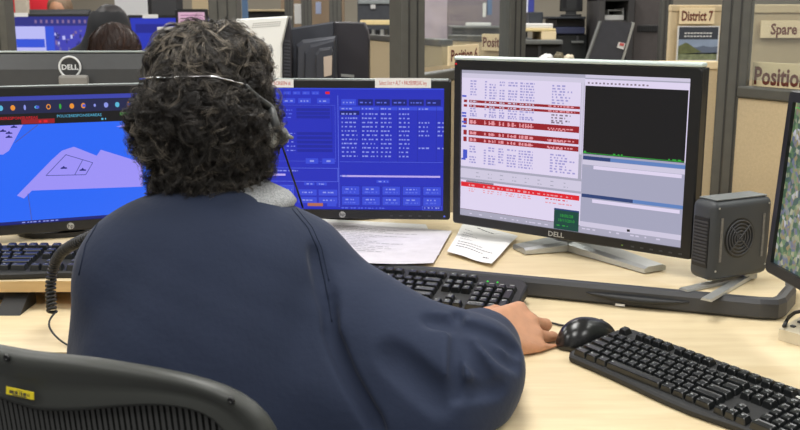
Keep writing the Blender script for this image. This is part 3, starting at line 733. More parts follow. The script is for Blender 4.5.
def keyboard(label, corner, rz, z, separate=True, wavy=True, lights=True, group='black keyboards on the desk', scale=1.0):
    """corner = world xy of the front-left bottom corner"""
    root = empty('keyboard', (corner[0], corner[1], z), rz, label, 'keyboard', group); root.scale = (scale, scale, scale)
    Wd, D = 22.5 * U + .026, DEPTH; zf, zb = .012, .026
    N = 40; fr = []
    for i in range(N + 1):
        x = Wd * i / N; y = 0
        if wavy: y = -.007 * math.exp(-((x - .245) / .10) ** 2) + .006 * math.exp(-((x - .355) / .05) ** 2)
        e_ = min(x, Wd - x)
        if e_ < .012: y += .012 - sqrt(max(0, .012 ** 2 - (.012 - e_) ** 2))
        fr.append((x, y))
    bk = []
    for i in range(N + 1):
        x = Wd * (1 - i / N); y = D
        if wavy: y += .006 * math.exp(-((x - .40) / .05) ** 2)
        e_ = min(x, Wd - x)
        if e_ < .02: y -= .02 - sqrt(max(0, .02 ** 2 - (.02 - e_) ** 2))
        bk.append((x, y))
    pl = fr + bk; n = len(pl); zt = lambda y: zf + (zb - zf) * max(0, min(1, y / D))
    cx, cy = Wd / 2, D / 2
    def sc(f, z): return [(cx + (x - cx) * (1 - f / cx), cy + (y - cy) * (1 - f / cy), z(y)) for x, y in pl]
    R = [sc(.002, lambda y: .0005), sc(0, lambda y: .004), sc(0, lambda y: zt(y) - .003), sc(.003, zt)]
    vs = sum(R, []); fs = []
    for i in range(3):
        for q in range(n): fs.append([i * n + q, i * n + (q + 1) % n, (i + 1) * n + (q + 1) % n, (i + 1) * n + q])
    fs.append(list(range(n))[::-1])
    b = MB().add(vs, fs)
    half = n // 2
    for i in range(N): b.f.append([3 * n + i, 3 * n + i + 1, 3 * n + n - 2 - i, 3 * n + n - 1 - i]); b.m.append(0); b.sm.append(False)
    b.build('case', M_BLACKM, root)
    tilt = math.atan2(zb - zf, D); x_off = .013; y_top = D - .012
    kb = MB()
    for x, r, w_, hh, t in LAY:
        yy = y_top - (r + hh / 2 + (.45 if r > 0 else 0)) * U; xx = x_off + (x + w_ / 2) * U
        me = key_mesh(w_, hh, t)
        M = Matrix.Translation((xx, yy, zt(yy) - .0006)) @ Matrix.Rotation(tilt, 4, 'X')
        if separate:
            o = bpy.data.objects.new('key', me); COL.objects.link(o); o.parent = root; o.matrix_local = M
        else:
            o0 = len(kb.v)
            for v in me.vertices: kb.v.append(tuple(M @ v.co))
            for p in me.polygons: kb.f.append([o0 + i for i in p.vertices]); kb.m.append(p.material_index); kb.sm.append(False)
    if not separate: kb.build('key_block', [M_KEY, M_KEYL], root, recalc=False)
    if lights:
        for i in range(2):
            yy = y_top - U * .45
            MB().box((x_off + (19.2 + i * 1.0) * U, yy, zt(yy) + .0006), (.0028, .0028, .0016)).build('indicator_light', G('led_green', 60, 230, 70, 1.0), root)
    return root, zt, D
# right foreground keyboard
axr = Vector((.537, -.843, 0)).normalized()
kr, ztk, Dk = keyboard('black keyboard with raised keys beside the mouse at lower right', (.2365, 1.3105), atan2(axr.y, axr.x), DESK + .0008, lights=False, scale=.85)
kr.rotation_euler = (Matrix.Rotation(atan2(axr.y, axr.x), 3, 'Z') @ Matrix.Rotation(radians(4), 3, 'X')).to_euler()
for fx in (.05, 22.5 * U - .03): MB().box((fx, DEPTH - .02, -.0045), (.03, .012, .010), bev=.002).build('folding_foot', M_BLACK, kr)
lt = MB()
for i in range(7): lt.box((.355 + i * .0065, Dk - .022 + .001 * (i % 2), ztk(Dk - .022) + .0002), (.005, .004 + .001 * (i % 3), .0006))
lt.build('white_lettering', M_WHITE, kr)
# centre keyboard beneath the person's right hand
axc = Vector((.363, -.135, 0)).normalized(); rzc = atan2(axc.y, axc.x)
bc = Vector((.226, 1.608, 0)); nc = Vector((axc.y, -axc.x, 0))   # towards the front
KS = .93; Wd = 22.5 * U + .026; cc = bc - axc * Wd * KS + nc * DEPTH * KS
kc, _, _ = keyboard('black keyboard with green lights in front of the riser, beside the operator\'s hand', (cc.x, cc.y), rzc, DESK, scale=KS); kc.rotation_euler = (Matrix.Rotation(rzc, 3, 'Z') @ Matrix.Rotation(radians(6), 3, 'X')).to_euler()
for fx in (.05, Wd - .05): MB().box((fx, DEPTH - .02, -.0055), (.03, .012, .0125), bev=.002).build('folding_foot', M_BLACK, kc)
# left keyboard up on the shelf
kx = WZ(80, 273, ZR_L + .012)
kl, _, _ = keyboard('black keyboard on the maple shelf below the blue map monitor', (kx.x + .06 - Wd, yl + .012), 0, ZR_L, separate=False, lights=False)
# ------------------------------------------------------------------ mouse
def field_obj(F, name, m, parent=None, it=1):
    P, Q = F.mesh(); return np_mesh(name, P, Q, m, parent, smooth_iters=it)
ms = empty('mouse', (.2815, 1.382, DESK), atan2(.52, .85), 'rounded black mouse at the left end of the right keyboard', 'mouse'); ms.scale = (.84, .84, .98)
Fm = Field((-.075, -.05, -.002), (.075, .05, .055), .0018)
Fm.ell((-.012, 0, .008), (.05, .034, .036), k=.01).ell((.028, 0, .006), (.034, .031, .026), k=.02).ell((0, 0, .004), (.062, .033, .012), k=.01)
sl, x, y, z = Fm.win((-.08, -.06, -.01), (.08, .06, .06), 0)
Fm.cut(sl, (z - .0015 + 0 * x + 0 * y).astype(np.float32), .002)
Fm.uncap((.02, 0, .040), (.07, 0, .022), .0022, k=.002)
field_obj(Fm, 'shell', mat('glossy_black_plastic', rgb(25, 26, 27), .25, spec=.6), ms)
MB().lathe([(.001, -.003), (.009, -.003), (.010, 0), (.009, .003), (.001, .003)], 18, 0, Matrix.Translation((.032, 0, .026)) @ Matrix.Rotation(radians(90), 4, 'X')).build('scroll_wheel', M_DGREY, ms)
cb = MB(); p0 = WZ(524, 317, DESK + .003); p1 = WZ(560, 325, DESK + .003); p2 = WZ(585, 326, DESK + .003)
cb.tube([WZ(505, 311, DESK + .0025), p0, WZ(542, 320.5, DESK + .0025), p1, WZ(572, 326.5, DESK + .003)], .0018, 6)
single(cb, 'mouse_cable', M_CABLE, 'thin dark cable lying on the desk between hand and mouse', 'cable')

# ------------------------------------------------------------------ black unit with round grille on V foot
fc = WZ(710, 284, ZR_R + .012)     # near bottom corner between narrow face and grille face
spc = empty('speaker', (fc.x, fc.y, ZR_R), 0, 'black box speaker with round grille on slim silver V-foot', 'speaker')
sdir = (WZ(765, 275, ZR_R + .02) - fc); sdir.z = 0
a_ = radians(27); LS = .136; HS = .136; DS = .054
spc.rotation_euler.z = a_
bx = MB(); bx.box((LS / 2, DS / 2, .014 + HS / 2), (LS, DS, HS), bev=.013, seg=4); bx.sm = [True] * len(bx.f)
o = bx.build('housing', M_DGREY, spc)
o.data.materials.clear(); o.data.materials.append(mat('charcoal_housing', rgb(58, 61, 64), .5, bump=.1, bscale=500))
gr = MB(); cxg, czg = LS * .44, .014 + HS * .52
gr.lathe([(.0001, 0), (.0345, 0), (.0345, .0012), (.0001, .0012)], 32, 0, Matrix.Translation((cxg, .0008, czg)) @ Matrix.Rotation(radians(90), 4, 'X'), smooth=False)
for r in (.006, .012, .018, .024, .030): gr.tube([(cxg + r * cos(t), -.0012, czg + r * sin(t)) for t in [2 * pi * k / 28 for k in range(28)]], .0015, 6, 1, closed=True)
for k in range(2):
    a = pi / 4 + k * pi / 2; gr.tube([(cxg - .031 * cos(a), -.0014, czg - .031 * sin(a)), (cxg + .031 * cos(a), -.0014, czg + .031 * sin(a))], .0016, 6, 1)
gr.build('round_grille', [M_BLACK, M_DGREY], spc)
pf = MB()
for x_ in (.018, LS - .022): pf.box((x_, -.0005, czg), (.005, .0012, .075))
pf.build('side_strip', mat('worn_grey_strip', rgb(110, 108, 104), .6, noise=.3, nscale=200), spc)
MB().box((LS / 2, DS / 2, .014 + HS + .0012), (LS - .02, DS - .014, .0025), bev=.001).build('top_plate', mat('soft_grey_top', rgb(112, 116, 116), .45), spc)
sv = MB()
for i in range(13): sv.box((-.0006, DS * .5, .014 + .03 + i * .0058), (.003, .030, .0026), 0)
sv.box((.0003, DS * .5, .014 + .065), (.002, .034, .085), 1)
sv.build('side_vent', [M_DGREY, M_BLACK], spc)
sc_ = MB()
for x_, z_ in ((.010, .02), (LS - .012, .02), (.010, HS), (LS - .012, HS)): sc_.box((x_, -.0004, .014 + z_ * .92), (.003, .001, .003))
sc_.build('screw', M_SILVER, spc)
inv = Matrix.Rotation(-a_, 4, 'Z') @ Matrix.Translation(-spc.location)
ft = MB(); q0 = inv @ WZ(752, 275, ZR_R); 
hub = Vector((LS * .84, DS * .5, .004))
for u, v in ((683, 291), (706, 301)):
    t = inv @ WZ(u, v, ZR_R); t.z = .004
    d = (t - hub).normalized(); nn = Vector((-d.y, d.x, 0)) * .0095
    ft.add([hub + nn * .8 + Vector((0, 0, -.0038)), hub - nn * .8 + Vector((0, 0, -.0038)), t - nn + Vector((0, 0, -.0038)), t + nn + Vector((0, 0, -.0038)), hub + nn * .8 + Vector((0, 0, .004)), hub - nn * .8 + Vector((0, 0, .004)), t - nn * .8, t + nn * .8],
           [[0, 1, 2, 3], [4, 5, 6, 7], [0, 1, 5, 4], [1, 2, 6, 5], [2, 3, 7, 6], [3, 0, 4, 7]])
ft.box((hub.x, hub.y, .009), (.03, .02, .017), bev=.003)
ft.build('foot', M_SILVER, spc)

# ------------------------------------------------------------------ beige keypad box at right edge
b0 = WZ(778, 340, DESK); b1 = WZ(800, 346.5, DESK); db = (b1 - b0); db.z = 0; ab = atan2(db.y, db.x)
kp = empty('desk_keypad', (b0.x, b0.y, DESK), ab, 'small beige keypad box at the right edge of the desk', 'keypad')
q = MB(); q.add([(0, 0, .0005), (.085, 0, .0005), (.085, .07, .0005), (0, .07, .0005), (0, 0, .018), (.085, 0, .018), (.085, .07, .029), (0, .07, .029)], [[0, 1, 2, 3], [4, 5, 6, 7], [0, 1, 5, 4], [1, 2, 6, 5], [2, 3, 7, 6], [3, 0, 4, 7]])
q.build('case', M_BEIGE, kp)
for i in range(4):
    for j in range(3):
        MB().box((0, 0, 0), (.0075, .0065, .003), bev=.001).build('button', M_DGREY, kp, (  .012 + i * .0195, .018 + j * .019, .018 + (.018 + j * .019) * .16 + .001))
pc = [W(786, 322, 1.50), W(789, 317, 1.49), W(795, 312.5, 1.475), W(803, 311, 1.46), W(815, 314, 1.45)]
single(MB().tube([WZ(784, 326, DESK + .028)] + pc, .003, 8), 'keypad_cable', M_CABLE, 'black cable arching over the beige keypad box', 'cable')

# ------------------------------------------------------------------ papers on the riser
def sheet(name, px, z, label, lines, wav=0.0, paper=None, group=None, cnt=1, quadpts=True):
    P = [WZ(u, v, z) for u, v in px]
    N = 14; vs = []; fs = []
    for i in range(N + 1):
        for j in range(N + 1):
            s_, t_ = i / N, j / N
            p = (P[0] * (1 - s_) + P[1] * s_) * (1 - t_) + (P[3] * (1 - s_) + P[2] * s_) * t_
            p = p.copy(); p.z = z + wav * (.5 + .5 * sin(7 * s_ + 3 * t_) * cos(5 * t_ - 2 * s_)) + (wav * 1.2 * max(0, s_ - .6))
            vs.append(p)
    for i in range(N):
        for j in range(N): a = i * (N + 1) + j; fs.append([a, a + 1, a + N + 2, a + N + 1])
    m = MB(); m.add(vs, fs, 0, smooth=True)
    m.add([v - Vector((0, 0, .0003)) for v in vs], [f[::-1] for f in fs], 0)
    def at(s_, t_):
        p = ((P[0] * (1 - s_) + P[1] * s_) * (1 - t_) + (P[3] * (1 - s_) + P[2] * s_) * t_).copy()
        p.z = z + wav * (.5 + .5 * sin(7 * s_ + 3 * t_) * cos(5 * t_ - 2 * s_)) + (wav * 1.2 * max(0, s_ - .6)) + .0006; return p
    for (s0, s1, t0, h_, mi) in lines:
        r = random.Random(int(s0 * 100 + t0 * 1000)); s_ = s0
        while s_ < s1:
            e_ = min(s1, s_ + r.uniform(.03, .07)); m.quad(at(s_, t0), at(e_, t0), at(e_, t0 + h_), at(s_, t0 + h_), mi); s_ = e_ + .012
    return single(m, name, [paper or M_PAPER, M_INK, M_INKD], label, 'paper', group, None)
L1 = [(.30, .62, .12, .018, 2), (.1, .25, .27, .012, 1)] + [(.1, .1 + w_, .36 + .06 * i, .011, 1) for i, w_ in enumerate((.2, .3, .16, .26))] + [(.1, .62, .64, .013, 2), (.1, .85, .71, .013, 2), (.1, .7, .78, .013, 2), (.74, .86, .86, .022, 2)]
s1 = sheet('paper_note', [(464.5, 221.5), (518, 237), (491.5, 265.5), (447, 252)], ZR_R + .005, 'small white printed note lying left of the silver monitor foot', L1, .003)
LB = [(.08, .08 + .4 * random.random() + .3, .10 + .045 * i, .008, 1) for i in range(18)]
sheet('paper_sheet', [(318, 222), (452, 232), (433, 265), (300, 262)], ZR_R + .0022, 'wide crumpled printed sheet lying on top beneath the centre blue screen', LB, .003, mat('crumpled_paper', rgb(208, 204, 208), .85, noise=.06, nscale=30, bump=.8, bscale=60), 'loose papers beneath the centre blue screen')
sheet('paper_sheet', [(322, 219), (426, 224.5), (440, 255), (306, 250)], ZR_R + .0008, 'lower white sheet peeking from under the crumpled printed sheet', [], .0004, None, 'loose papers beneath the centre blue screen')

# ------------------------------------------------------------------ office chair
cyaw = radians(-20); X_ = Vector((cos(cyaw), sin(cyaw), 0)); Yc = Vector((-sin(cyaw), cos(cyaw), 0))
cb0 = Vector((-.33, .93, 0)) - X_ * .04
seat_c = cb0 + Yc * .27 + X_ * .03
ch = empty('office_chair', (cb0.x, cb0.y, 0), cyaw, 'black mesh-back office chair with yellow asset sticker, behind the operator', 'chair')
OUT = [(0, .890), (.07, .892), (.117, .889), (.163, .885), (.2, .876), (.222, .868), (.238, .857), (.252, .840), (.263, .80), (.266, .72), (.255, .62), (.235, .54), (.18, .497), (.09, .487), (0, .485)]
INN = [(0, .823), (.034, .826), (.065, .833), (.095, .84), (.126, .847), (.161, .85), (.18, .848), (.194, .844), (.206, .834), (.214, .80), (.215, .72), (.214, .63), (.19, .57), (.14, .535), (.07, .527), (0, .525)]
def resample(pl, n):
    P = [Vector(p) for p in pl]; L = [0]
    for i in range(1, len(P)): L.append(L[-1] + (P[i] - P[i - 1]).length)
    out = []
    for k in range(n):
        t = L[-1] * k / (n - 1); i = max(j for j in range(len(L)) if L[j] <= t + 1e-9); i = min(i, len(P) - 2)
        out.append(P[i].lerp(P[i + 1], (t - L[i]) / (L[i + 1] - L[i])))
    return out
def smooth(pl, it=3):
    for _ in range(it): pl = [pl[0]] + [(pl[i - 1] + pl[i] * 2 + pl[i + 1]) / 4 for i in range(1, len(pl) - 1)] + [pl[-1]]
    return pl
NB = 48
oh = smooth(resample(OUT, NB)); ih = smooth(resample(INN, NB))
ring_o = oh + [Vector((-p.x, p.y)) for p in oh[-2:0:-1]]; ring_i = ih + [Vector((-p.x, p.y)) for p in ih[-2:0:-1]]
curve = lambda x, z: .10 * (x / .28) ** 2 * .35 - .02 * ((z - .7) / .2) ** 2    # wraps forward at the sides (local +y is forward)
n = len(ring_o); vs = []; fs = []
PR = [(0, .004), (.03, -.004), (.10, -.010), (.25, -.010), (.45, -.006), (.65, -.005), (.85, -.010), (.95, -.008), (1.0, .002), (.9, .010), (.5, .013), (.1, .012)]
for a, b in zip(ring_o, ring_i):
    for t, y in PR:
        p = a.lerp(b, t); vs.append((p.x, y + curve(p.x, p.y), p.y))
K = len(PR)
for i in range(n):
    for k in range(K): fs.append([i * K + k, i * K + (k + 1) % K, ((i + 1) % n) * K + (k + 1) % K, ((i + 1) % n) * K + k])
M_CHAIR = mat('charcoal_chair_plastic', rgb(62, 64, 61), .42, spec=.45, bump=.12, bscale=900)
m = MB(); m.add(vs, fs, smooth=True); m.build('back_frame', M_CHAIR, ch)
sm_ = MB(); hi = [p for p in ih]
def innr(x):
    x = abs(x); top = None; bot = None
    for i in range(len(hi) - 1):
        a, b = hi[i], hi[i + 1]
        if (a.x - x) * (b.x - x) <= 0 and abs(a.x - b.x) > 1e-6:
            z = a.y + (b.y - a.y) * (x - a.x) / (b.x - a.x)
            if top is None or z > top: top = z
            if bot is None or z < bot: bot = z
    return top, bot
x = -.212
while x < .213:
    t, b = innr(x)
    if t is not None and t - b > .01:
        zs = [b - .004 + (t - b + .008) * k / 8 for k in range(9)]
        vs = []; 
        for z in zs: y = curve(x, z) + .003; vs += [(x - .0021, y, z), (x + .0021, y, z)]
        sm_.add(vs, [[2 * k, 2 * k + 1, 2 * k + 3, 2 * k + 2] for k in range(8)])
    x += .0066
sm_.build('back_mesh', mat('dark_mesh_strands', rgb(66, 67, 66), .6), ch)
bkp = MB(); vs = []; fs = []
G1 = [(-.207 + .414 * i / 20) for i in range(21)]
for i, x in enumerate(G1):
    t, b = innr(x if abs(x) < .206 else .206)
    for k in range(9): z = b - .003 + (t - b + .006) * k / 8; vs.append((x, curve(x, z) + .007, z))
for i in range(20):
    for k in range(8): fs.append([i * 9 + k, i * 9 + k + 1, (i + 1) * 9 + k + 1, (i + 1) * 9 + k])
bkp.add(vs, fs, smooth=True).build('back_membrane', mat('black_mesh_cloth', rgb(16, 16, 17), .9), ch)
invc = Matrix.Rotation(-cyaw, 4, 'Z') @ Matrix.Translation(-ch.location)
def on_chair(u, v, yl=-.0155):
    N_ = Yc; P0 = cb0; d = W(u, v, 1) - EYE; 
    yy = 0
    for _ in range(5):
        t = (P0 + Yc * yy - EYE).dot(N_) / d.dot(N_); q = invc @ (EYE + d * t); yy = curve(q.x, q.z) + yl
    q.y = yy; return q
a, b = on_chair(5, 387), on_chair(34, 400)
stk = MB(); wz, hz = (b.x - a.x), abs(a.z - b.z) * .86
stk.box((0, 0, 0), (wz, .0012, hz), bev=.0004)
for i in range(26):
    if random.random() < .7: stk.box((-wz * .36 + i * wz * .028, -.0009, -hz * .02), (wz * .014, .0004, hz * .4), 1)
stk.text('PROPERTY', hz * .2, Matrix.Translation((0, -.0012, hz * .26)) @ Matrix.Rotation(radians(90), 4, 'X'), 1, 'CENTER'); stk.box((0, -.0009, -hz * .34), (wz * .5, .0004, hz * .08), 1)
o = stk.build('asset_sticker', [M_YELLOW, M_INKD], ch, ((a.x + b.x) / 2, (a.y + b.y) / 2 + .001, (a.z + b.z) / 2), (radians(-4), radians(3), 0)); o['label'] = 'yellow barcode sticker'
for u, v in ((229, 402), (4, 359)):
    q = on_chair(u, v); MB().lathe([(.001, 0), (.0042, 0), (.0034, .0016), (.0018, .0018), (.0015, .0004), (.0001, .0004)], 14, 0, Matrix.Translation((q.x, q.y + .004, q.z)) @ Matrix.Rotation(radians(90), 4, 'X')).build('screw', M_BLACK, ch)
sl_ = invc @ seat_c
MB().box((sl_.x, sl_.y, .435), (.48, .44, .055), bev=.026, seg=4).build('seat', mat('black_seat_cloth', rgb(30, 30, 32), .95, bump=.2), ch)
MB().tube([(0, .008, .50), (0, -.03, .46), (0, .02, .40), (sl_.x, sl_.y, .395)], .022, 10).build('back_bracket', M_CHAIR, ch)
MB().tube([(sl_.x, sl_.y, .09), (sl_.x, sl_.y, .41)], .027, 14).build('gas_post', M_BLACK, ch)
for k in range(5):
    a = 2 * pi * k / 5 + .3
    l = MB().tube([(sl_.x, sl_.y, .10), (sl_.x + .17 * cos(a), sl_.y + .17 * sin(a), .085), (sl_.x + .29 * cos(a), sl_.y + .29 * sin(a), .065)], [.026, .02, .015], 8).build('base_arm', M_CHAIR, ch)
    MB().lathe([(.002, -.014), (.028, -.014), (.030, -.01), (.030, .01), (.028, .014), (.002, .014)], 16, 0, Matrix.Translation((sl_.x + .29 * cos(a), sl_.y + .29 * sin(a), .031)) @ Matrix.Rotation(a + pi / 2, 4, 'Z') @ Matrix.Rotation(radians(90), 4, 'X')).build('caster', M_BLACK, l)
# ------------------------------------------------------------------ the operator
def V(*a): return np.array(a, float)
SH_R, EL_R, WR_R = V(-.130, 1.240, .897), V(.085, 1.125, .797), V(.118, 1.312, .786)
SH_L, EL_L, WR_L = V(-.345, 1.205, .905), V(-.375, 1.255, .795), V(-.285, 1.475, .79)
h_fwd = Vector((.83, .555, -.09)).normalized(); h_acr = Vector((-.44, .62, .64)); h_acr = (h_acr - h_fwd * h_acr.dot(h_fwd)).normalized(); h_nrm = h_fwd.cross(h_acr).normalized()
if h_nrm.z < 0: h_nrm = -h_nrm
hand0 = Vector(W(491, 334, 1.392))
def add_hand(F, o, f, a, n, pose, thumb):
    """o wrist, f along the hand, a little-finger -> index side, n back of hand; four fingers with three bones each"""
    P = lambda x, y, z: np.array(o + f * x + a * y + n * z)
    F.cap(P(-.05, 0, 0), P(.0, 0, 0), .027, .024, .01); F.cap(P(-.05, .008, 0), P(.0, .012, 0), .022, .020, .01)
    kn = [(.074, .036), (.084, .013), (.080, -.011), (.072, -.033)]
    for (kx, ky), r0 in zip(kn, (.0135, .0135, .0125, .0115)):
        F.cap(P(.005, ky * .55, -.002), P(kx, ky, 0), .0185, r0, .014)
    F.cap(P(.02, -.018, -.010), P(.06, -.030, -.010), .015, .012, .015)
    for (kx, ky), bones, (b1, b2, b3, spread), r0 in zip(kn, ((.042, .025, .021), (.046, .029, .022), (.042, .027, .021), (.034, .021, .019)), pose, (.0094, .0096, .0090, .0080)):
        p = o + f * kx + a * ky; ang = 0; 
        for L, b, rr0, rr1 in zip(bones, (b1, b2, b3), (r0 * 1.1, r0, r0 * .93), (r0 * 1.0, r0 * .93, r0 * .78)):
            ang += radians(b); d = f * cos(ang) - n * sin(ang) + a * math.tan(radians(spread)); d.normalize()
            q = p + d * L; F.cap(np.array(p), np.array(q), rr0, rr1, .0035); F.ell(np.array(p + n * cos(ang) * .001), (rr0 * 1.06,) * 3, k=.003); p = q
    t0 = o + f * .018 + a * .024 - n * .010
    p = t0
    for d, L, r1, r2 in thumb:
        dv = (f * d[0] + a * d[1] + n * d[2]).normalized(); q = p + dv * L; F.cap(np.array(p), np.array(q), r1, r2, .007); p = q
body_h = .0034
FB = Field((-.50, .98, .43), (.29, 1.62, 1.25), body_h)
# torso, neck
FB.ell(V(-.25, 1.14, .60), (.15, .11, .12)).ell(V(-.248, 1.15, .72), (.14, .10, .15)).ell(V(-.24, 1.195, .86), (.135, .09, .13))
FB.cap(SH_L, SH_R, .048, .048, .04).cap(V(-.243, 1.225, .93), V(-.25, 1.25, 1.05), .055, .052, .03)
# arms
FB.chain([SH_R, EL_R, np.array(hand0 - h_fwd * .02)], [.045, .040, .028], .015).chain([SH_L, EL_L, WR_L], [.045, .040, .028], .015)
# head with a face looking away from the camera
HC = V(-.252, 1.266, 1.100)
FB.ell(HC, (.064, .078, .080), k=.02).ell(HC + V(0, .035, -.045), (.055, .060, .062), k=.03).ell(HC + V(0, .068, -.085), (.024, .022, .018), k=.03)
FB.cap(HC + V(0, .095, .0), HC + V(0, .112, -.030), .008, .013, .012).cap(HC + V(-.02, .085, .012), HC + V(.02, .085, .012), .010, .010, .02)
for sx in (-1, 1):
    FB.unell(HC + V(sx * .031, .094, -.004), (.016, .010, .011), k=.012); FB.ell(HC + V(sx * .031, .082, -.004), (.012, .011, .011), k=.003)
    FB.ell(HC + V(sx * .067, .0, -.015), (.008, .018, .030), k=.008); FB.cap(HC + V(sx * .012, .106, -.032), HC + V(sx * .010, .104, -.030), .006, .006, .006)
FB.cap(HC + V(-.018, .094, -.055), HC + V(.018, .094, -.055), .006, .006, .006).cap(HC + V(-.015, .092, -.064), HC + V(.015, .092, -.064), .007, .007, .005)
FB.uncap(HC + V(-.02, .101, -.0595), HC + V(.02, .101, -.0595), .002, .002, .003)
# hips and thighs under the desk
FB.cap(V(-.32, 1.16, .56), V(-.34, 1.55, .55), .07, .055, .03).cap(V(-.18, 1.16, .56), V(-.12, 1.55, .55), .07, .055, .03)
# hands: right rests on its side on the desk with curled fingers, left lies flat behind the body
add_hand(FB, hand0, h_fwd, h_acr, h_nrm, ((70, 55, 30, 4), (22, 62, 45, 2), (16, 48, 38, -2), (6, 24, 18, -9)),
         (((.55, .65, -.5), .042, .0145, .0125), ((.85, .35, -.35), .032, .0115, .0105), ((.95, .1, -.25), .026, .0105, .0085)))
lf = Vector((.18, .98, -.05)).normalized(); la = Vector((.98, -.18, 0)).normalized(); ln = Vector((0, 0, 1))
add_hand(FB, Vector(WR_L) + Vector((0, 0, -.012)), lf, la, ln, ((18, 25, 15, 4), (18, 25, 15, 1), (18, 25, 15, -2), (18, 25, 15, -6)), (((.6, .75, -.3), .042, .0145, .0125), ((.8, .5, -.2), .032, .0115, .0105), ((.9, .35, -.1), .026, .0105, .0085)))
sl, x, y, z = FB.win((-.1, 1.05, .7), (.29, 1.62, .8), 0); FB.cut(sl, (z - .7425 + 0 * x + 0 * y).astype(np.float32), .004)
sl, x, y, z = FB.win((-.36, 1.38, .7), (-.1, 1.62, .8), 0); FB.cut(sl, (z - .7425 + 0 * x + 0 * y).astype(np.float32), .004)
P, Q = FB.mesh()
person = np_mesh('person', P, Q, [M_SKIN], None, smooth_iters=1)
tag(person, 'operator in navy jacket with bushy grey-black hair, seen from behind at the desk', 'person')

# jacket --------------------------------------------------------------
FJ = Field((-.53, .96, .50), (.22, 1.56, 1.06), .0042)
FJ.ell(V(-.245, 1.145, .60), (.178, .128, .13), k=.05).ell(V(-.248, 1.155, .73), (.172, .124, .17), k=.06).ell(V(-.240, 1.195, .865), (.160, .108, .145), k=.06)
FJ.cap(SH_L + V(.0, 0, .006), V(-.24, 1.222, .928), .060, .060, .05).cap(V(-.24, 1.222, .928), SH_R + V(-.005, 0, .004), .060, .056, .05)
FJ.ell(V(-.245, 1.232, .950), (.088, .068, .036), k=.05)
mid = (SH_R * .5 + EL_R * .5) + V(-.008, 0, -.012)
FJ.chain([SH_R, mid, EL_R], [.061, .055, .061], .03)
cuff = np.array(hand0 - h_fwd * .018)
fmid = EL_R * .5 + cuff * .5 + V(.004, -.004, .002)
FJ.chain([EL_R, fmid, cuff], [.061, .050, .039], .03)
FJ.chain([SH_L + V(.012, 0, 0), EL_L, WR_L + V(.0, -.02, 0)], [.058, .056, .042], .04)
FJ.cap(V(-.365, 1.20, .88), V(-.405, 1.215, .70), .040, .040, .05)
FJ.cap(np.array(W(352, 392, 1.20)), np.array(W(448, 392, 1.17)), .060, .058, .06).cap(np.array(W(340, 330, 1.22)), np.array(W(390, 350, 1.2)), .045, .045, .05)
FJ.cap(np.array(W(350, 440, 1.20)), np.array(W(440, 440, 1.16)), .05, .05, .05)
def jnoise(F):
    x, y, z = F.grid()
    d = .0011 * np.sin(31 * x + 17 * z + 2.2 * np.sin(13 * z + 9 * y)) * np.sin(23 * z - 12 * x + 1.7 * np.sin(15 * x + 7 * y)) + .0004 * np.sin(70 * x + 30 * z + 3 * np.sin(21 * z)) * np.sin(55 * z + 20 * y)
    F.val += d.astype(np.float32)
    r = np.exp(-(((x - .08) / .1) ** 2 + ((y - 1.2) / .14) ** 2 + ((z - .80) / .09) ** 2))
    F.val += (r * .0012 * np.sin(75 * (x * .75 - y * .55 + z * .5) + 2 * np.sin(30 * y + 20 * x))).astype(np.float32)
jnoise(FJ)
P, Q = FJ.mesh(); bvJ = BVHTree.FromPolygons([Vector(p) for p in P], [tuple(map(int, q)) for q in Q])
def px_path(bv, px, n=24, off=0.0):
    out = []; pts = resample([(u, v) for u, v in px], n)
    for p in pts:
        q = on_surface(bv, p.x, p.y, off)
        if q is not None: out.append(q)
    return out
def near(bv, p, off):
    q, nn, i, d = bv.find_nearest(p); return q + nn * off
def crease(F, bv, px, r, depth, k, ridge=False):
    pts = px_path(bv, px, 14)
    for i in range(len(pts) - 1):
        if (pts[i + 1] - pts[i]).length > .06: continue
        n0 = (EYE - pts[i]).normalized()
        a, b = pts[i] + n0 * (r - depth), pts[i + 1] + n0 * (r - depth)
        if ridge: F.cap(np.array(pts[i] - n0 * (r - depth)), np.array(pts[i + 1] - n0 * (r - depth)), r, r, k)
        else: F.uncap(np.array(a), np.array(b), r, r, k)
CRE = [([(328, 300), (331, 333), (349, 377), (380, 430)], .008, .013, .009), ([(318, 250), (325, 282), (328, 301)], .008, .002, .012),
       ([(458, 315), (457, 340), (455.5, 372), (457, 396)], .008, .013, .005), ([(461, 325), (483, 329), (505, 340), (517, 351)], .008, .009, .007), ([(464, 334), (475, 359), (490, 382)], .008, .008, .008), ([(483, 335), (503, 356), (517, 365)], .007, .006, .008),
       ([(468, 392), (500, 388)], .008, .006, .009), ([(430, 318), (455, 322)], .008, .005, .010), ([(388, 352), (440, 402)], .010, .002, .02)]
for px, r, dp, k in CRE: crease(FJ, bvJ, px, r, dp, k)
for px in () and ([(470, 322), (500, 345), (506, 372)], [(466, 360), (490, 388)], [(341, 330), (364, 378), (392, 420)], [(400, 300), (446, 336)]): crease(FJ, bvJ, px, .010, .003, .022, True)
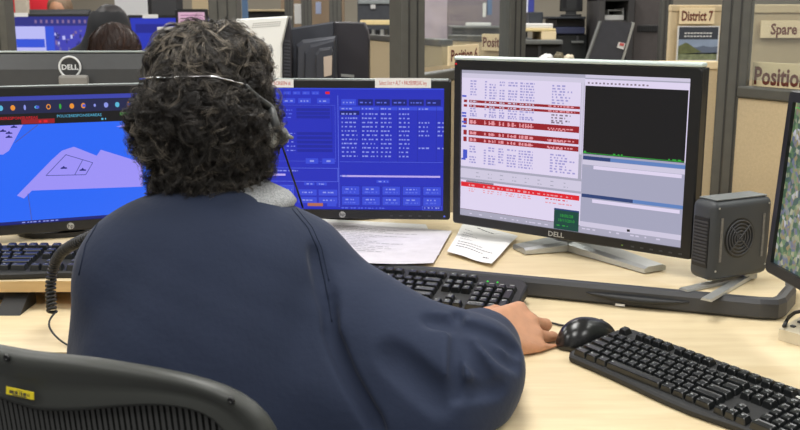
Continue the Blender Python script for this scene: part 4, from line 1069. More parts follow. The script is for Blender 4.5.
# open cuffs, neck opening, flat under-side where the sleeve lies on the desk
FJ.uncap(np.array(hand0 - h_fwd * .045), np.array(hand0 + h_fwd * .06), .030, .036, .004)
FJ.uncap(WR_L + V(-.005, -.04, 0), WR_L + V(.01, .05, 0), .03, .034, .004)
FJ.uncap(V(-.244, 1.236, 1.0), V(-.25, 1.25, 1.06), .060, .066, .006)
sl, x, y, z = FJ.win((.05, .96, .6), (.22, 1.56, .8), 0); FJ.cut(sl, (z - .7425 + 0 * x + 0 * y).astype(np.float32), .006)
sl, x, y, z = FJ.win((-.53, 1.345, .6), (.05, 1.56, .8), 0); FJ.cut(sl, (z - .7425 + 0 * x + 0 * y).astype(np.float32), .006)
P, Q = FJ.mesh()
jk = np_mesh('jacket', P, Q, [M_JACKET], person, smooth_iters=1)
bvJ = bvh_of(jk)
def seam(px, name, r=.0010):
    pts = px_path(bvJ, px, 30, .0002)
    seg = [p for i, p in enumerate(pts) if i == 0 or (p - pts[i - 1]).length < .05]
    if len(seg) > 3: MB().tube(seg, r, 6).build(name, M_SEAM, jk)
seam([(292, 209), (308, 228), (318, 250), (325, 282), (329, 302), (332, 322)], 'sleeve_seam')
seam([(296, 208), (312, 227), (322, 249), (329, 281)], 'sleeve_seam', .0006)
seam([(128, 200), (101, 218), (86, 244), (79, 275)], 'sleeve_seam')
# grey knit collar standing around the neck
cl = MB(); n = 40; vs = []; fs = []
for i in range(n):
    a = 2 * pi * i / n; ca, sa = cos(a), sin(a)
    rise = -.001 + .014 * ca     # higher on the right side
    flare = 1.0 + .32 * max(0, ca) 
    for r, z in ((.060, -.012), (.066 * flare, -.004 + rise * .5), (.072 * flare, .004 + rise), (.067 * flare, .014 + rise), (.058, .018 + rise), (.052, .004)):
        vs.append((-.243 + r * ca * 1.14, 1.232 + r * sa * 1.0, .985 + z - .010 * (sa + 1) * .0 + (.006 if sa < 0 else .0) * 0 - max(0, ca) * .014 * (r > .06)))
for i in range(n):
    for k in range(6): fs.append([i * 6 + k, i * 6 + (k + 1) % 6, ((i + 1) % n) * 6 + (k + 1) % 6, ((i + 1) % n) * 6 + k])
cl.add(vs, fs, smooth=True).build('collar', M_COLLAR, person)
# trousers and shoes below the desk
FT = Field((-.47, .98, .02), (.02, 1.75, .64), .008)
FT.ell(V(-.25, 1.15, .565), (.165, .125, .085), k=.03)
for kx, fx in ((-.34, -.36), (-.13, -.10)): FT.chain([V(-.25 + (kx + .25) * .7, 1.17, .565), V(kx, 1.58, .545), V(fx, 1.60, .10)], [.082, .066, .055], .03)
sl, x, y, z = FT.win((-.47, .98, .02), (.02, 1.45, .6), 0); FT.cut(sl, (z - .470 + 0 * x + 0 * y).astype(np.float32), .01)
field_obj(FT, 'trousers', M_TROUSER, person)
for fx in (-.36, -.10):
    Fs = Field((fx - .06, 1.5, -.002), (fx + .06, 1.83, .13), .006); Fs.cap(V(fx, 1.57, .05), V(fx, 1.75, .035), .045, .036, .02).cap(V(fx, 1.58, .05), V(fx, 1.59, .10), .042, .042, .02)
    sl, x, y, z = Fs.win((fx - .1, 1.4, -.1), (fx + .1, 1.9, .2), 0); Fs.cut(sl, (z - .002 + 0 * x + 0 * y).astype(np.float32), .004); field_obj(Fs, 'shoe', M_BLACK, person)

# hair ------------------------------------------------------------------
FH = Field((-.39, 1.10, .96), (-.11, 1.40, 1.25), .004)
up = np.array(W(209, 71, 1.262)); lo = np.array(W(208, 131, 1.245)); nape = np.array(W(207, 177, 1.25))
FH.ell(up, (.074, .085, .060), k=.01).ell(lo, (.076, .084, .058), k=.03).ell(nape, (.066, .062, .028), k=.025)
FH.ell(np.array(W(160, 124, 1.24)), (.022, .045, .036), k=.03).ell(np.array(W(247, 119, 1.25)), (.022, .045, .05), k=.03).ell(np.array(W(196, 112, 1.18)), (.06, .028, .048), k=.03)
x, y, z = FH.grid()
FH.val += (.004 * np.sin(75 * x + 40 * z + 2 * np.sin(60 * y)) * np.sin(80 * z - 30 * x + 2 * np.sin(50 * x)) + .002 * np.sin(170 * x + 2 * np.sin(90 * z)) * np.sin(160 * z + 50 * y)).astype(np.float32)
bandpx = [(134, 94), (142, 87), (158, 81), (185, 78), (212, 79), (235, 85), (254, 95), (267, 107), (275, 121)]
P, Q = FH.mesh(); bvH = BVHTree.FromPolygons([Vector(p) for p in P], [tuple(map(int, q)) for q in Q])
bp = px_path(bvH, bandpx[1:-1], 14)
for i in range(len(bp) - 1):
    n0 = (EYE - bp[i]).normalized() * .003
    FH.uncap(np.array(bp[i] + n0), np.array(bp[i + 1] + n0), .009, .009, .012)
fc_ = HC + V(0, .095, -.045); FH.unell(fc_, (.068, .075, .085), k=.02)   # the face stays free
P, Q = FH.mesh()
def hair_tone_material(nm, c0, c1, c2):
    m = bpy.data.materials.new(nm); m.use_nodes = True; nt = m.node_tree; p = nt.nodes['Principled BSDF']
    at = nt.nodes.new('ShaderNodeAttribute'); at.attribute_name = 'tone'
    cr = nt.nodes.new('ShaderNodeValToRGB'); e = cr.color_ramp.elements
    e[0].position = 0; e[0].color = rgb(*c0); e[1].position = 1; e[1].color = rgb(*c2)
    q = e.new(.45); q.color = rgb(*c1)
    nt.links.new(at.outputs['Fac'], cr.inputs['Fac']); nt.links.new(cr.outputs['Color'], p.inputs['Base Color'])
    p.inputs['Roughness'].default_value = .45; p.inputs['Specular IOR Level'].default_value = .35
    return m
M_HAIR = hair_tone_material('grey_black_hair', (30, 28, 27), (64, 60, 56), (176, 164, 146))
def grow_hair(P, Q, nst, keep, length, flow, curl, tone, parent, name, wid=.00042, nseg=11, mat_=None, h0=.001, h1=.012, seed=3, lenvar=(.6, 1.25), clump=7, spread=.0016):
    rng = np.random.default_rng(seed)
    bv = BVHTree.FromPolygons([Vector(p) for p in P], [tuple(map(int, q)) for q in Q])
    A = P[Q]; C_ = A.mean(1); nn = np.cross(A[:, 2] - A[:, 0], A[:, 3] - A[:, 1]); ar = np.linalg.norm(nn, axis=1); 
    ok = np.array([keep(c) for c in C_]); pr = ar * ok; pr /= pr.sum()
    ids = rng.choice(len(Q), nst, p=pr)
    cen = P.mean(0); base_n = len(P)
    VV = [P]; FF = [Q]; TT = [np.full(len(P), .10)]
    off_ = base_n
    ftpl = np.array([[k * 3 + j, k * 3 + (j + 1) % 3, (k + 1) * 3 + (j + 1) % 3, (k + 1) * 3 + j] for k in range(nseg - 1) for j in range(3)])
    for fi in ids:
        w4 = rng.dirichlet((1, 1, 1, 1)); p = Vector((A[fi] * w4[:, None]).sum(0))
        q, n_, _, _ = bv.find_nearest(p)
        if n_.dot(p - Vector(cen)) < 0: n_ = -n_
        L = length(p) * rng.uniform(*lenvar); t = flow(p, n_, rng); t = (t - n_ * t.dot(n_)); t.normalize(); b = n_.cross(t)
        rc, tw = curl(p); ph = rng.uniform(0, 2 * pi); rc *= rng.uniform(.5, 1.4); sgn = rng.choice((-1, 1)); bend = rng.normal(0, .9)
        hh = rng.uniform(.3, 1.0) * h1; tn = min(1, max(0, tone(p, rng)))
        ring = []
        d = t.copy(); cur = p.copy(); prev = None; pts = []
        for k in range(nseg):
            s_ = k / (nseg - 1)
            pts.append(cur.copy())
            d = (t * cos(bend * s_) + b * sin(bend * s_))
            cur = cur + d * (L / nseg)
            q, n2, _, _ = bv.find_nearest(cur)
            if n2 is not None:
                if n2.dot(q - Vector(cen)) < 0: n2 = -n2
                cur = q + n2 * (h0 + (hh - h0) * min(1, (s_ + .1) * 1.4))
        gx = np.array([tuple(c) for c in pts]); na, ba, ta = np.array(n_), np.array(b), np.array(t)
        sv_ = np.linspace(0, 1, nseg); ramp = np.minimum(1, sv_ * 3)[:, None]
        for c_i in range(clump):
            sp_ = rng.normal(0, spread, 3); ph2 = ph + rng.normal(0, .35); tw2 = tw * rng.uniform(.88, 1.1); rc2 = rc * rng.uniform(.8, 1.15)
            an_ = ph2 + sgn * tw2 * sv_
            open_ = (.45 + .9 * np.abs(sv_ - .15))[:, None]
            L3 = gx + (na * (np.cos(an_) + .55)[:, None] + ba * np.sin(an_)[:, None]) * rc2 * ramp + (ba * sp_[0] + ta * sp_[1] + na * abs(sp_[2]) * .6) * open_
            tg = np.gradient(L3, axis=0); tg /= np.linalg.norm(tg, axis=1)[:, None] + 1e-9
            s1_ = np.cross(tg, na); s1_ /= np.linalg.norm(s1_, axis=1)[:, None] + 1e-9; s2_ = np.cross(tg, s1_)
            w_ = (wid * rng.uniform(.7, 1.4) * (1 - .8 * sv_ ** 2))[:, None]
            ring = np.stack([L3 + s1_ * (cos(q) * w_) + s2_ * (sin(q) * w_) for q in (0, 2.094, 4.189)], 1).reshape(-1, 3)
            VV.append(ring); tc_ = min(1, max(0, tn + rng.normal(0, .09)))
            TT.append(np.clip(tc_ * (.5 + .65 * np.repeat(sv_, 3)), 0, 1)); FF.append(ftpl + off_); off_ += nseg * 3
    Pa = np.concatenate(VV); Qa = np.concatenate(FF); T = np.concatenate(TT)
    o = np_mesh(name, Pa, Qa, [mat_ or M_HAIR], parent)
    at = o.data.attributes.new('tone', 'FLOAT', 'POINT'); at.data.foreach_set('value', T.astype(np.float32))
    return o
zb_ = np.array(W(206, 82, 1.2))[2]
crown = Vector(W(214, 40, 1.26))
def keep(c): return not (c[1] > HC[1] + .055 and c[2] < HC[2] + .05)
def flow(p, n, rng):
    if p.z > zb_:
        d = (p - crown); d.z *= .6; d = d.normalized() + Vector(rng.normal(0, .45, 3)); return d if d.length > .1 else Vector((0, 0, -1))
    return Vector((0, 0, -1)) + Vector(rng.normal(0, .75, 3))
def tone(p, rng):
    if p.z > zb_: return rng.choice((.30, .46, .62, .80, .95), p=(.20, .28, .26, .17, .09)) * (.6 + .4 * min(1, (p.z - zb_) / .05))
    return rng.choice((.15, .28, .42, .62), p=(.26, .32, .26, .16))
hair = grow_hair(P, Q, 2700, keep, lambda p: .055 if p.z > zb_ else .045, flow, lambda p: (.0022, 3.6) if p.z > zb_ else (.0056, 7.5), tone, person, 'hair', wid=.00030, nseg=14, h1=.011)

# headset -----------------------------------------------------------------
bvH = BVHTree.FromPolygons([Vector(p) for p in P], [tuple(map(int, q)) for q in Q])
hs = empty('headset', W(205, 82, 1.14), 0, 'thin over-hair headset with silver band, grey earpiece and wire boom', 'headset')
hinv = Matrix.Translation(-hs.location)
def L_(pts): return [hinv @ Vector(p) for p in pts]
def band_pts(px, n, offs):
    out = []
    for i, p in enumerate(resample(px, n)):
        q = on_surface(bvH, p.x, p.y, offs(p.x))
        if q is not None: out.append(q)
    return out
bp = band_pts(bandpx[:6], 26, lambda u: .0065 + .0135 * min(1, abs(u - 184) / 28))
MB().tube(L_(smooth(bp, 5)), .0014, 8).build('headband', M_CHROME, hs)
arc = band_pts([(234, 84.5), (246, 90), (257, 98), (264, 105)], 10, lambda u: .021) + [W(270.5, 113, 1.195), W(275, 122, 1.21), W(277.5, 131, 1.225)]
arc = smooth(arc, 5)
MB().tube(L_(arc), [.0020 + .0042 * i / (len(arc) - 1) for i in range(len(arc))], 10).build('headband_arm', mat('grey_rubber_arm', rgb(72, 74, 74), .4), hs)
Rm = Matrix.Rotation(radians(90), 4, 'Y') @ Matrix.Rotation(radians(6), 4, 'X')
MB().lathe([(.0005, -.004), (.015, -.004), (.018, -.0015), (.018, .0015), (.014, .004), (.0005, .0045)], 26, 0, Matrix.Translation(hinv @ W(273, 134, 1.235)) @ Rm).build('ear_cushion', mat('pale_grey_cushion', rgb(164, 166, 160), .6), hs)
MB().lathe([(.0005, -.010), (.008, -.010), (.0115, -.004), (.0115, .004), (.007, .010), (.0005, .011)], 18, 0, Matrix.Translation(hinv @ W(281, 136, 1.265)) @ Matrix.Rotation(radians(65), 4, 'Y')).build('boom_hub', mat('grey_hub', rgb(110, 112, 110), .4), hs)
MB().tube(L_([W(283, 137, 1.265), W(289, 136.5, 1.262), W(293, 138, 1.26)]), [.004, .0034, .002], 8).build('hub_lever', mat('grey_lever', rgb(120, 122, 120), .4), hs)
MB().tube(L_([W(282, 145, 1.265), W(286, 157, 1.275), W(291, 172, 1.285), W(297, 189, 1.29), (W(303, 208, 1.285))]), .0014, 8).build('boom_wire', M_CABLE, hs)
# coiled cord hanging off the shelf edge at the left
axis = [Vector((-.27, 1.375, .90)), Vector((-.315, 1.375, .93)), Vector((-.375, 1.36, .945)), W(92, 236, 1.36), W(74, 243, 1.42), W(60, 251, 1.48), W(53, 262, 1.51), W(50, 278, 1.515), W(50, 296, 1.51), W(52, 312, 1.50)]
ax = smooth(resample3 := [Vector(p) for p in axis], 1)
def densify(P, n):
    L = [0]
    for i in range(1, len(P)): L.append(L[-1] + (P[i] - P[i - 1]).length)
    out = []
    for k in range(n):
        t = L[-1] * k / (n - 1); i = min(max(j for j in range(len(L)) if L[j] <= t + 1e-9), len(P) - 2); out.append(P[i].lerp(P[i + 1], (t - L[i]) / (L[i + 1] - L[i])))
    return out
ax = smooth(densify(ax, 80), 6); N = 80 * 12; turns = 66; coil = []
dn = densify(ax, N)
for i, p in enumerate(dn):
    t = (dn[min(i + 1, N - 1)] - dn[max(i - 1, 0)]).normalized(); a = t.cross(Vector((0, 1, .1))).normalized(); b = t.cross(a); an = 2 * pi * turns * i / N
    coil.append(p + (a * cos(an) + b * sin(an)) * .0062)
cc_ = MB(); cc_.tube(coil, .0027, 6)
tail = [coil[-1], W(50, 318, 1.49), W(48, 325, 1.47), W(53, 334, 1.45), W(63, 343, 1.44), W(76, 349, 1.425), WZ(100, 352, DESK + .003)]
cc_.tube(smooth(densify([Vector(p) for p in tail], 20), 2), .0016, 6)
single(cc_, 'coiled_cord', M_CABLE, 'black coiled headset cord hanging past the maple shelf edge', 'cord')
# ------------------------------------------------------------------ cubicle dividers
def panel_frame(p0, p1):
    p0 = Vector((p0[0], p0[1], 0)); p1 = Vector((p1[0], p1[1], 0)); d = p1 - p0; return p0, d.length, atan2(d.y, d.x)
TOPZ = 1.95
def post_mesh(wd=.066):
    m = MB(); m.box((0, 0, TOPZ / 2), (wd, wd, TOPZ), bev=.004)
    for sx in (-1, 1): m.box((sx * wd * .17, -wd / 2 - .001, TOPZ / 2), (.003, .004, TOPZ - .01), 1)
    return m
M_GROOVE = mat('dark_groove', rgb(48, 47, 45), .6)
def divider(name, label, p0, p1, zcap, posts, glass=True, fabric=M_FABRIC, group='cubicle dividers behind the desk', cap_m=None, wd=.066):
    o, L, rz = panel_frame(p0, p1); r = empty(name, o, rz, label, 'cubicle divider', group)
    for t in posts: post_mesh(wd).build('post', [M_MGREY, M_GROOVE], r, (L * t, 0, 0), (0, 0, -rz * .6))
    e = wd / 2 + .001
    a, b = (e if 0 in posts else 0), (L - e if 1 in posts else L)
    MB().box(((a + b) / 2, 0, zcap / 2 - .0005), (b - a, .035, zcap - .051), bev=.004).build('fabric_panel', fabric, r)
    MB().box(((a + b) / 2, 0, zcap - .013), (b - a, .045, .026), bev=.004).build('rail', cap_m or M_MGREY, r)
    if glass:
        MB().box(((a + b) / 2, 0, (zcap + TOPZ) / 2), (b - a, .006, TOPZ - zcap - .03)).build('glass_pane', M_GLASS, r)
        MB().box(((a + b) / 2, 0, TOPZ - .012), (b - a, .04, .024)).build('top_rail', M_MGREY, r)
    return r
C0 = (.017, 2.38); P2 = (.374, 3.25); R0 = (.782, 2.27)
divider('cubicle_divider', 'grey framed glass divider with thick post, left of the white-screen monitor', C0, P2, 1.085, (0, 1))
divider('cubicle_divider', 'grey framed tan divider with thick post behind the round-grille speaker', R0, (1.18, 1.47), 1.07, (0,))
pp = WY(668, 62, 3.05)
divider('cubicle_divider', 'low tan divider with pale wood cap behind the white-screen monitor', (WY(617, 60, 3.05).x, 3.05), (WY(717, 62, 3.05).x, 3.05), WY(650, 61, 3.05).z, (), False, M_FABRICF, cap_m=M_SIGN)
# tan panels further back that carry the signs
d7 = divider('cubicle_divider', 'tall tan panel carrying the District 7 sign and the poster', (WY(670, 5, 3.9).x, 3.9), (WY(735, 5, 3.9).x, 3.9), WY(690, 5, 3.9).z, (), False, M_FABRICF, cap_m=M_FABRICF)
spd = divider('cubicle_divider', 'wide tan panel carrying the Spare sign at the right edge', (WY(744, 5, 2.95).x, 2.95), (WY(880, 5, 2.95).x, 2.95), WY(770, 4.5, 2.95).z, (), False, M_FABRIC, cap_m=M_FABRICF)
divider('cubicle_divider', 'low tan divider running behind the thick centre post, in front of the pink shirt', (WY(362, 36, 4.95).x, 4.95), (.17, 3.52), 1.15, (), False, M_FABRICF)
L2 = divider('cubicle_divider', 'tan divider behind glass carrying the small Position sign', (WY(452, 30, 4.3).x, 4.3), (WY(520, 33, 3.9).x, 3.9), 1.155, (), False, M_FABRICF)
# slim posts left of centre
for u, Y, wd, lab in ((-2, 3.14, .075, 'thick grey divider post at the left edge of the picture'), (225, 3.14, .09, 'wide grey divider post directly above the operator\'s head'), (289, 5.4, .045, 'slim grey post above the white monitor corner, leftmost of three'), (306.5, 5.4, .055, 'slim grey post above the dark monitor, middle of three'), (335.5, 5.4, .066, 'slim grey post above the dark monitor, rightmost of three'), (666, 4.4, .05, 'dark grey post left of the District 7 panel')):
    p = WY(u, 10, Y); single(post_mesh(wd), 'divider_post', [M_MGREY, M_GROOVE], lab, 'post', 'divider posts in the background', (p.x, Y, 0))
# ------------------------------------------------------------------ signs
def sign(name, u0, u1, v0, v1, P0, dirv, st, size_f, label, offn=.012, align='LEFT', tx=.06, sx=.8, fit=.9, cat='sign', bold=.012):
    P0 = Vector((P0[0], P0[1], 0)); d = Vector((dirv[0], dirv[1], 0)).normalized(); nn = Vector((d.y, -d.x, 0))
    def hit(u, v):
        r = W(u, v, 1) - EYE; t = (P0 + nn * offn - EYE).dot(nn) / r.dot(nn); return EYE + r * t
    um, vm = (u0 + u1) / 2, (v0 + v1) / 2
    A, B, T, Bo = hit(u0, vm), hit(u1, vm), hit(um, v0), hit(um, v1)
    w, h = (B - A).length, abs(T.z - Bo.z); c = hit(um, vm); zc = (T.z + Bo.z) / 2
    g = MB(); g.box((0, 0, 0), (w, .006, h), 0, bev=.001)
    sx = w * fit / (max(q[0] for q in text_geo(st, 'LEFT', bold)[0]) * h * size_f)
    g.text(st, h * size_f, Matrix.Translation((-w / 2 + w * tx, -.0036, -h * size_f * .33)) @ Matrix.Rotation(radians(90), 4, 'X'), 1, align, sx=sx, bold=bold)
    o = g.build(name, [M_SIGN, M_BROWNINK], None, (c.x, c.y, zc), (0, 0, atan2(d.y, d.x))); tag(o, label, cat, 'cream position signs'); return o
dirD = (P2[0] - C0[0], P2[1] - C0[1]); dirR = (1.18 - R0[0], 1.47 - R0[1])
sign('sign', 679.5, 714.5, 8, 24, (0, 3.9), (1, 0), 'District 7', .86, 'cream District 7 sign above the hill poster', .03, tx=.05, sx=.80, bold=.03)
sign('sign', 760.5, 812, 20.5, 38, (0, 2.95), (1, 0), 'Spare', .86, 'cream Spare sign at the right edge', .03, tx=.19, fit=.515, bold=.03)
sign('sign', 752.5, 806, 63, 91, R0, dirR, 'Position', .88, 'large cream Position sign low on the right glass', -.03, tx=.03, fit=1.0, bold=.03)
sign('sign', 449, 478.5, 45, 64, C0, dirD, 'Position 6', .80, 'cream Position 6 sign rising to the right above the white-screen monitor', .03, tx=.04, sx=.62, bold=.03)
sign('sign', 482, 513, 34, 51, (WY(452, 30, 4.3).x, 4.3), (WY(520, 33, 3.9).x - WY(452, 30, 4.3).x, -.4), 'Position', .80, 'small cream Position sign seen through the glass', .03, tx=.03, sx=.72, bold=.03)
# poster: dark header with white words over a green hill
pA, pB = WY(678, 26, 3.86), WY(717.5, 61, 3.86)
po = MB(); pw, ph_ = pB.x - pA.x, pA.z - pB.z
po.box((0, 0, 0), (pw, .004, ph_), 0)
def pr(x0, z0, x1, z1, mi, L): po.quad((-pw / 2 + pw * x0, -.0022 - .0003 * L, -ph_ / 2 + ph_ * z0), (-pw / 2 + pw * x1, -.0022 - .0003 * L, -ph_ / 2 + ph_ * z0), (-pw / 2 + pw * x1, -.0022 - .0003 * L, -ph_ / 2 + ph_ * z1), (-pw / 2 + pw * x0, -.0022 - .0003 * L, -ph_ / 2 + ph_ * z1), mi)
pr(.03, .62, .97, .97, 1, 1); pr(.03, .2, .97, .62, 2, 1); pr(.03, .03, .97, .28, 3, 1)
po.add([(-pw / 2 + pw * x, -.0031, -ph_ / 2 + ph_ * z) for x, z in ((.03, .22), (.97, .24), (.97, .42), (.8, .40), (.62, .44), (.5, .40), (.03, .38))], [[0, 1, 2, 3, 4, 5, 6]], 4)
po.add([(-pw / 2 + pw * x, -.0035, -ph_ / 2 + ph_ * z) for x, z in ((.03, .2), (.6, .25), (.42, .38), (.27, .5), (.2, .53), (.14, .49), (.03, .42))], [[0, 1, 2, 3, 4, 5, 6]], 5)
for i in range(9):
    for z in (.78, .69): pr(.16 + .075 * i, z, .16 + .075 * i + .055, z + .035, 0, 3)
single(po, 'poster_picture', [M_PAPER, mat('poster_slate', rgb(58, 62, 72), .6), mat('poster_sky', rgb(150, 166, 190), .6, noise=.15, nscale=15), mat('poster_grass', rgb(132, 140, 104), .6, noise=.35, nscale=60), mat('poster_hills', rgb(104, 116, 136), .6), mat('poster_hill', rgb(108, 114, 72), .6, noise=.2, nscale=40)], 'small landscape poster with dark header below the District 7 sign', 'poster', None, ((pA.x + pB.x) / 2, 3.86, (pA.z + pB.z) / 2))

# ------------------------------------------------------------------ opposite desk row
od = empty('desk', (-1.25, 2.9, 0), 0, 'long desk of the opposite row carrying the monitor seen from behind', 'desk')
MB().box((-.05, -.18, .725), (2.3, .72, .03), bev=.004).build('desktop', M_DESK, od)
for x in (-1.2, 1.1): MB().box((x, -.1, .355), (.06, .6, .71)).build('side_panel', M_MGREY, od)
# back of a monitor with round silver logo
A, B = WY(-38, 57, 2.42), WY(182, 48.5, 2.46); wdl = B.x - A.x; zt = (WY(70, 52.5, 2.44).z)
bm_ = empty('monitor', ((A.x + B.x) / 2, 2.44, .74), atan2(.04, wdl), 'monitor seen from behind with round silver logo and grey neck, behind the blue map screen', 'monitor')
hb_ = .31; z0 = zt - .74 - hb_
m = MB(); x = wdl / 2
prof = [(0, 0), (.004, -.012), (.012, -.02), (.05, -.026)]
m.add([(-x, 0, z0), (x, 0, z0), (x, 0, z0 + hb_), (-x, 0, z0 + hb_), (-x + .002, -.016, z0 + .004), (x - .002, -.016, z0 + .004), (x - .002, -.016, z0 + hb_ - .003), (-x + .002, -.016, z0 + hb_ - .003), (-x + .05, -.034, z0 + .05), (x - .05, -.034, z0 + .05), (x - .05, -.034, z0 + hb_ - .04), (-x + .05, -.034, z0 + hb_ - .04)],
      [[0, 1, 2, 3], [8, 9, 10, 11]] + [[i, (i + 1) % 4, 4 + (i + 1) % 4, 4 + i] for i in range(4)] + [[4 + i, 4 + (i + 1) % 4, 8 + (i + 1) % 4, 8 + i] for i in range(4)])
m.build('back_shell', mat('satin_dark_shell', rgb(66, 67, 68), .4, noise=.05), bm_)
MB().box((0, -.006, z0 + hb_ + .002), (wdl - .004, .014, .005), bev=.002).build('top_edge', M_LGREY, bm_)  # highlight on the shell's upper bevel, put in as a pale strip
lx_ = (WY(69.5, 67, 2.41).x - (A.x + B.x) / 2); lz = WY(69.5, 67, 2.41).z - .74; R_ = .0255
lg = MB(); Mx = Matrix.Translation((lx_, -.0342, lz)) @ Matrix.Rotation(radians(90), 4, 'X')
lg.lathe([(.0001, 0), (R_ * .86, 0), (R_ * .86, .0012), (.0001, .0012)], 32, 1, Mx, smooth=False)
lg.tube([Mx @ Vector((R_ * cos(2 * pi * k / 36), R_ * sin(2 * pi * k / 36), .001)) for k in range(36)], .0026, 8, 0, closed=True)
lg.text('DELL', .0175, Matrix.Translation((lx_, -.0362, lz - .006)) @ Matrix.Rotation(radians(90), 4, 'X'), 0, 'CENTER', sx=1.05, bold=.03)
lg.build('round_logo', [mat('logo_silver', rgb(216, 218, 218), .4), mat('logo_dark', rgb(52, 53, 54), .5)], bm_)
MB().box((lx_ + .012, -.052, (WY(75, 75, 2.39).z - .74) / 2), (.070, .024, (WY(75, 75, 2.39).z - .74)), bev=.006).build('stand_neck', mat('grey_neck', rgb(132, 130, 126), .5), bm_)
MB().box((lx_ + .012, -.03, .006), (.2, .16, .012), bev=.004).build('stand_base', M_BLACKM, bm_)

# dark monitor seen from behind with stepped back, and white one beside it
def prism_plane(mb, px, Y, depth, mi=0, inset=0.0, org=(0, 0, 0)):
    """outline surveyed at distance Y, extruded away from the viewer by depth (chamfered by inset)"""
    f = [WY(u, v, Y) for u, v in px]; c = sum(f, Vector()) / len(f); o_ = Vector(org)
    fr = [p + (c - p).normalized() * inset - o_ for p in f]; md = [p + Vector((0, inset, 0)) - o_ for p in f]; bk = [p + Vector((0, depth, 0)) - o_ for p in f]
    n = len(f)
    if inset > 0: mb.add(fr + md + bk, [list(range(n))] + [[i, (i + 1) % n, n + (i + 1) % n, n + i] for i in range(n)] + [[n + i, n + (i + 1) % n, 2 * n + (i + 1) % n, 2 * n + i] for i in range(n)] + [[2 * n + i for i in range(n)]], mi)
    else: mb.add(fr + bk, [list(range(n))] + [[i, (i + 1) % n, n + (i + 1) % n, n + i] for i in range(n)] + [[n + i for i in range(n)]], mi)
    return mb
M_CRT = mat('charcoal_shell', rgb(56, 58, 66), .45, noise=.05); M_CRT2 = mat('charcoal_shell_light', rgb(72, 74, 82), .42, noise=.04); M_CRT3 = mat('brown_black_shell', rgb(48, 46, 52), .4, noise=.1, nscale=12)
dmn = empty('monitor', WY(325, 100, 2.8) * 1.0, 0, 'bulky dark monitor seen from behind with stepped back and beige label', 'monitor'); dmn.location.z = .74; O = dmn.location
prism_plane(MB(), [(283, 29), (334, 21.5), (334, 100), (283, 100)], 2.84, .10, 0, .006, O).build('housing', M_CRT, dmn)
prism_plane(MB(), [(333, 21.5), (364, 22.5), (367.5, 30), (369, 40), (369, 100), (333, 100)], 2.865, .12, 0, .005, O).build('side_housing', M_CRT3, dmn)
prism_plane(MB(), [(296, 45), (302, 40), (336, 36), (336, 100), (296, 100)], 2.775, .05, 0, .010, O).build('back_step', M_CRT2, dmn)
prism_plane(MB(), [(304, 52), (310, 45), (335, 39), (337, 100), (304, 100)], 2.74, .05, 0, .008, O).build('back_step', M_CRT, dmn)
prism_plane(MB(), [(315, 54), (319, 48.5), (331, 47), (333, 52), (333, 82), (316, 82)], 2.71, .05, 0, .008, O).build('rear_hump', M_CRT, dmn)
prism_plane(MB(), [(323.5, 57), (332, 55.5), (331.5, 75), (324, 77)], 2.698, .013, 0, 0, O).build('label_plate', mat('beige_label', rgb(188, 172, 158), .7), dmn)
prism_plane(MB(), [(341, 74), (354, 75), (354, 77.5), (341, 76.5)], 2.84, .01, 0, 0, O).build('badge', M_SILVER, dmn)
MB().box((.02, .10, .004), (.16, .14, .008)).build('stand_base', M_CRT3, dmn)
MB().box((.02, .10, .07), (.10, .04, .14)).build('stand_neck', M_CRT3, dmn)
wm = empty('monitor', WY(262, 100, 2.72) * 1.0, 0, 'white monitor back with a vent row on top, right of the operator\'s hair', 'monitor'); wm.location.z = .74; O = wm.location
prism_plane(MB(), [(236, 19), (288, 16), (281.5, 45), (281, 100), (236, 100)], 2.72, .10, 0, .005, O).build('housing', mat('bright_white_shell', rgb(238, 238, 234), .5), wm)
prism_plane(MB(), [(288.6, 16.5), (289, 22), (291.5, 45), (291.5, 100), (281.6, 100), (282, 45.5)], 2.745, .05, 0, .002, O).build('dark_side', M_CRT3, wm)
vt = MB()
for i in range(12):
    for j in range(3): 
        u = 252 + i * 2.4 + j * .6; v = 27.2 - i * .18 - j * 2.0
        prism_plane(vt, [(u, v), (u + 1.2, v - .1), (u + 1.2, v + .8), (u, v + .9)], 2.719, .004, 0, 0, O)
vt.build('vent_row', mat('vent_shadow', rgb(150, 148, 142), .8), wm)
vs_ = MB()
for i in range(16): prism_plane(vs_, [(284, 40 + i * 3.4), (290, 40.6 + i * 3.4), (290, 42 + i * 3.4), (284, 41.4 + i * 3.4)], 2.742, .006, 0, 0, O)
vs_.build('side_vent', M_CRT2, wm)
MB().box((0, .06, .008), (.15, .12, .014)).build('stand_base', M_WHITE, wm)

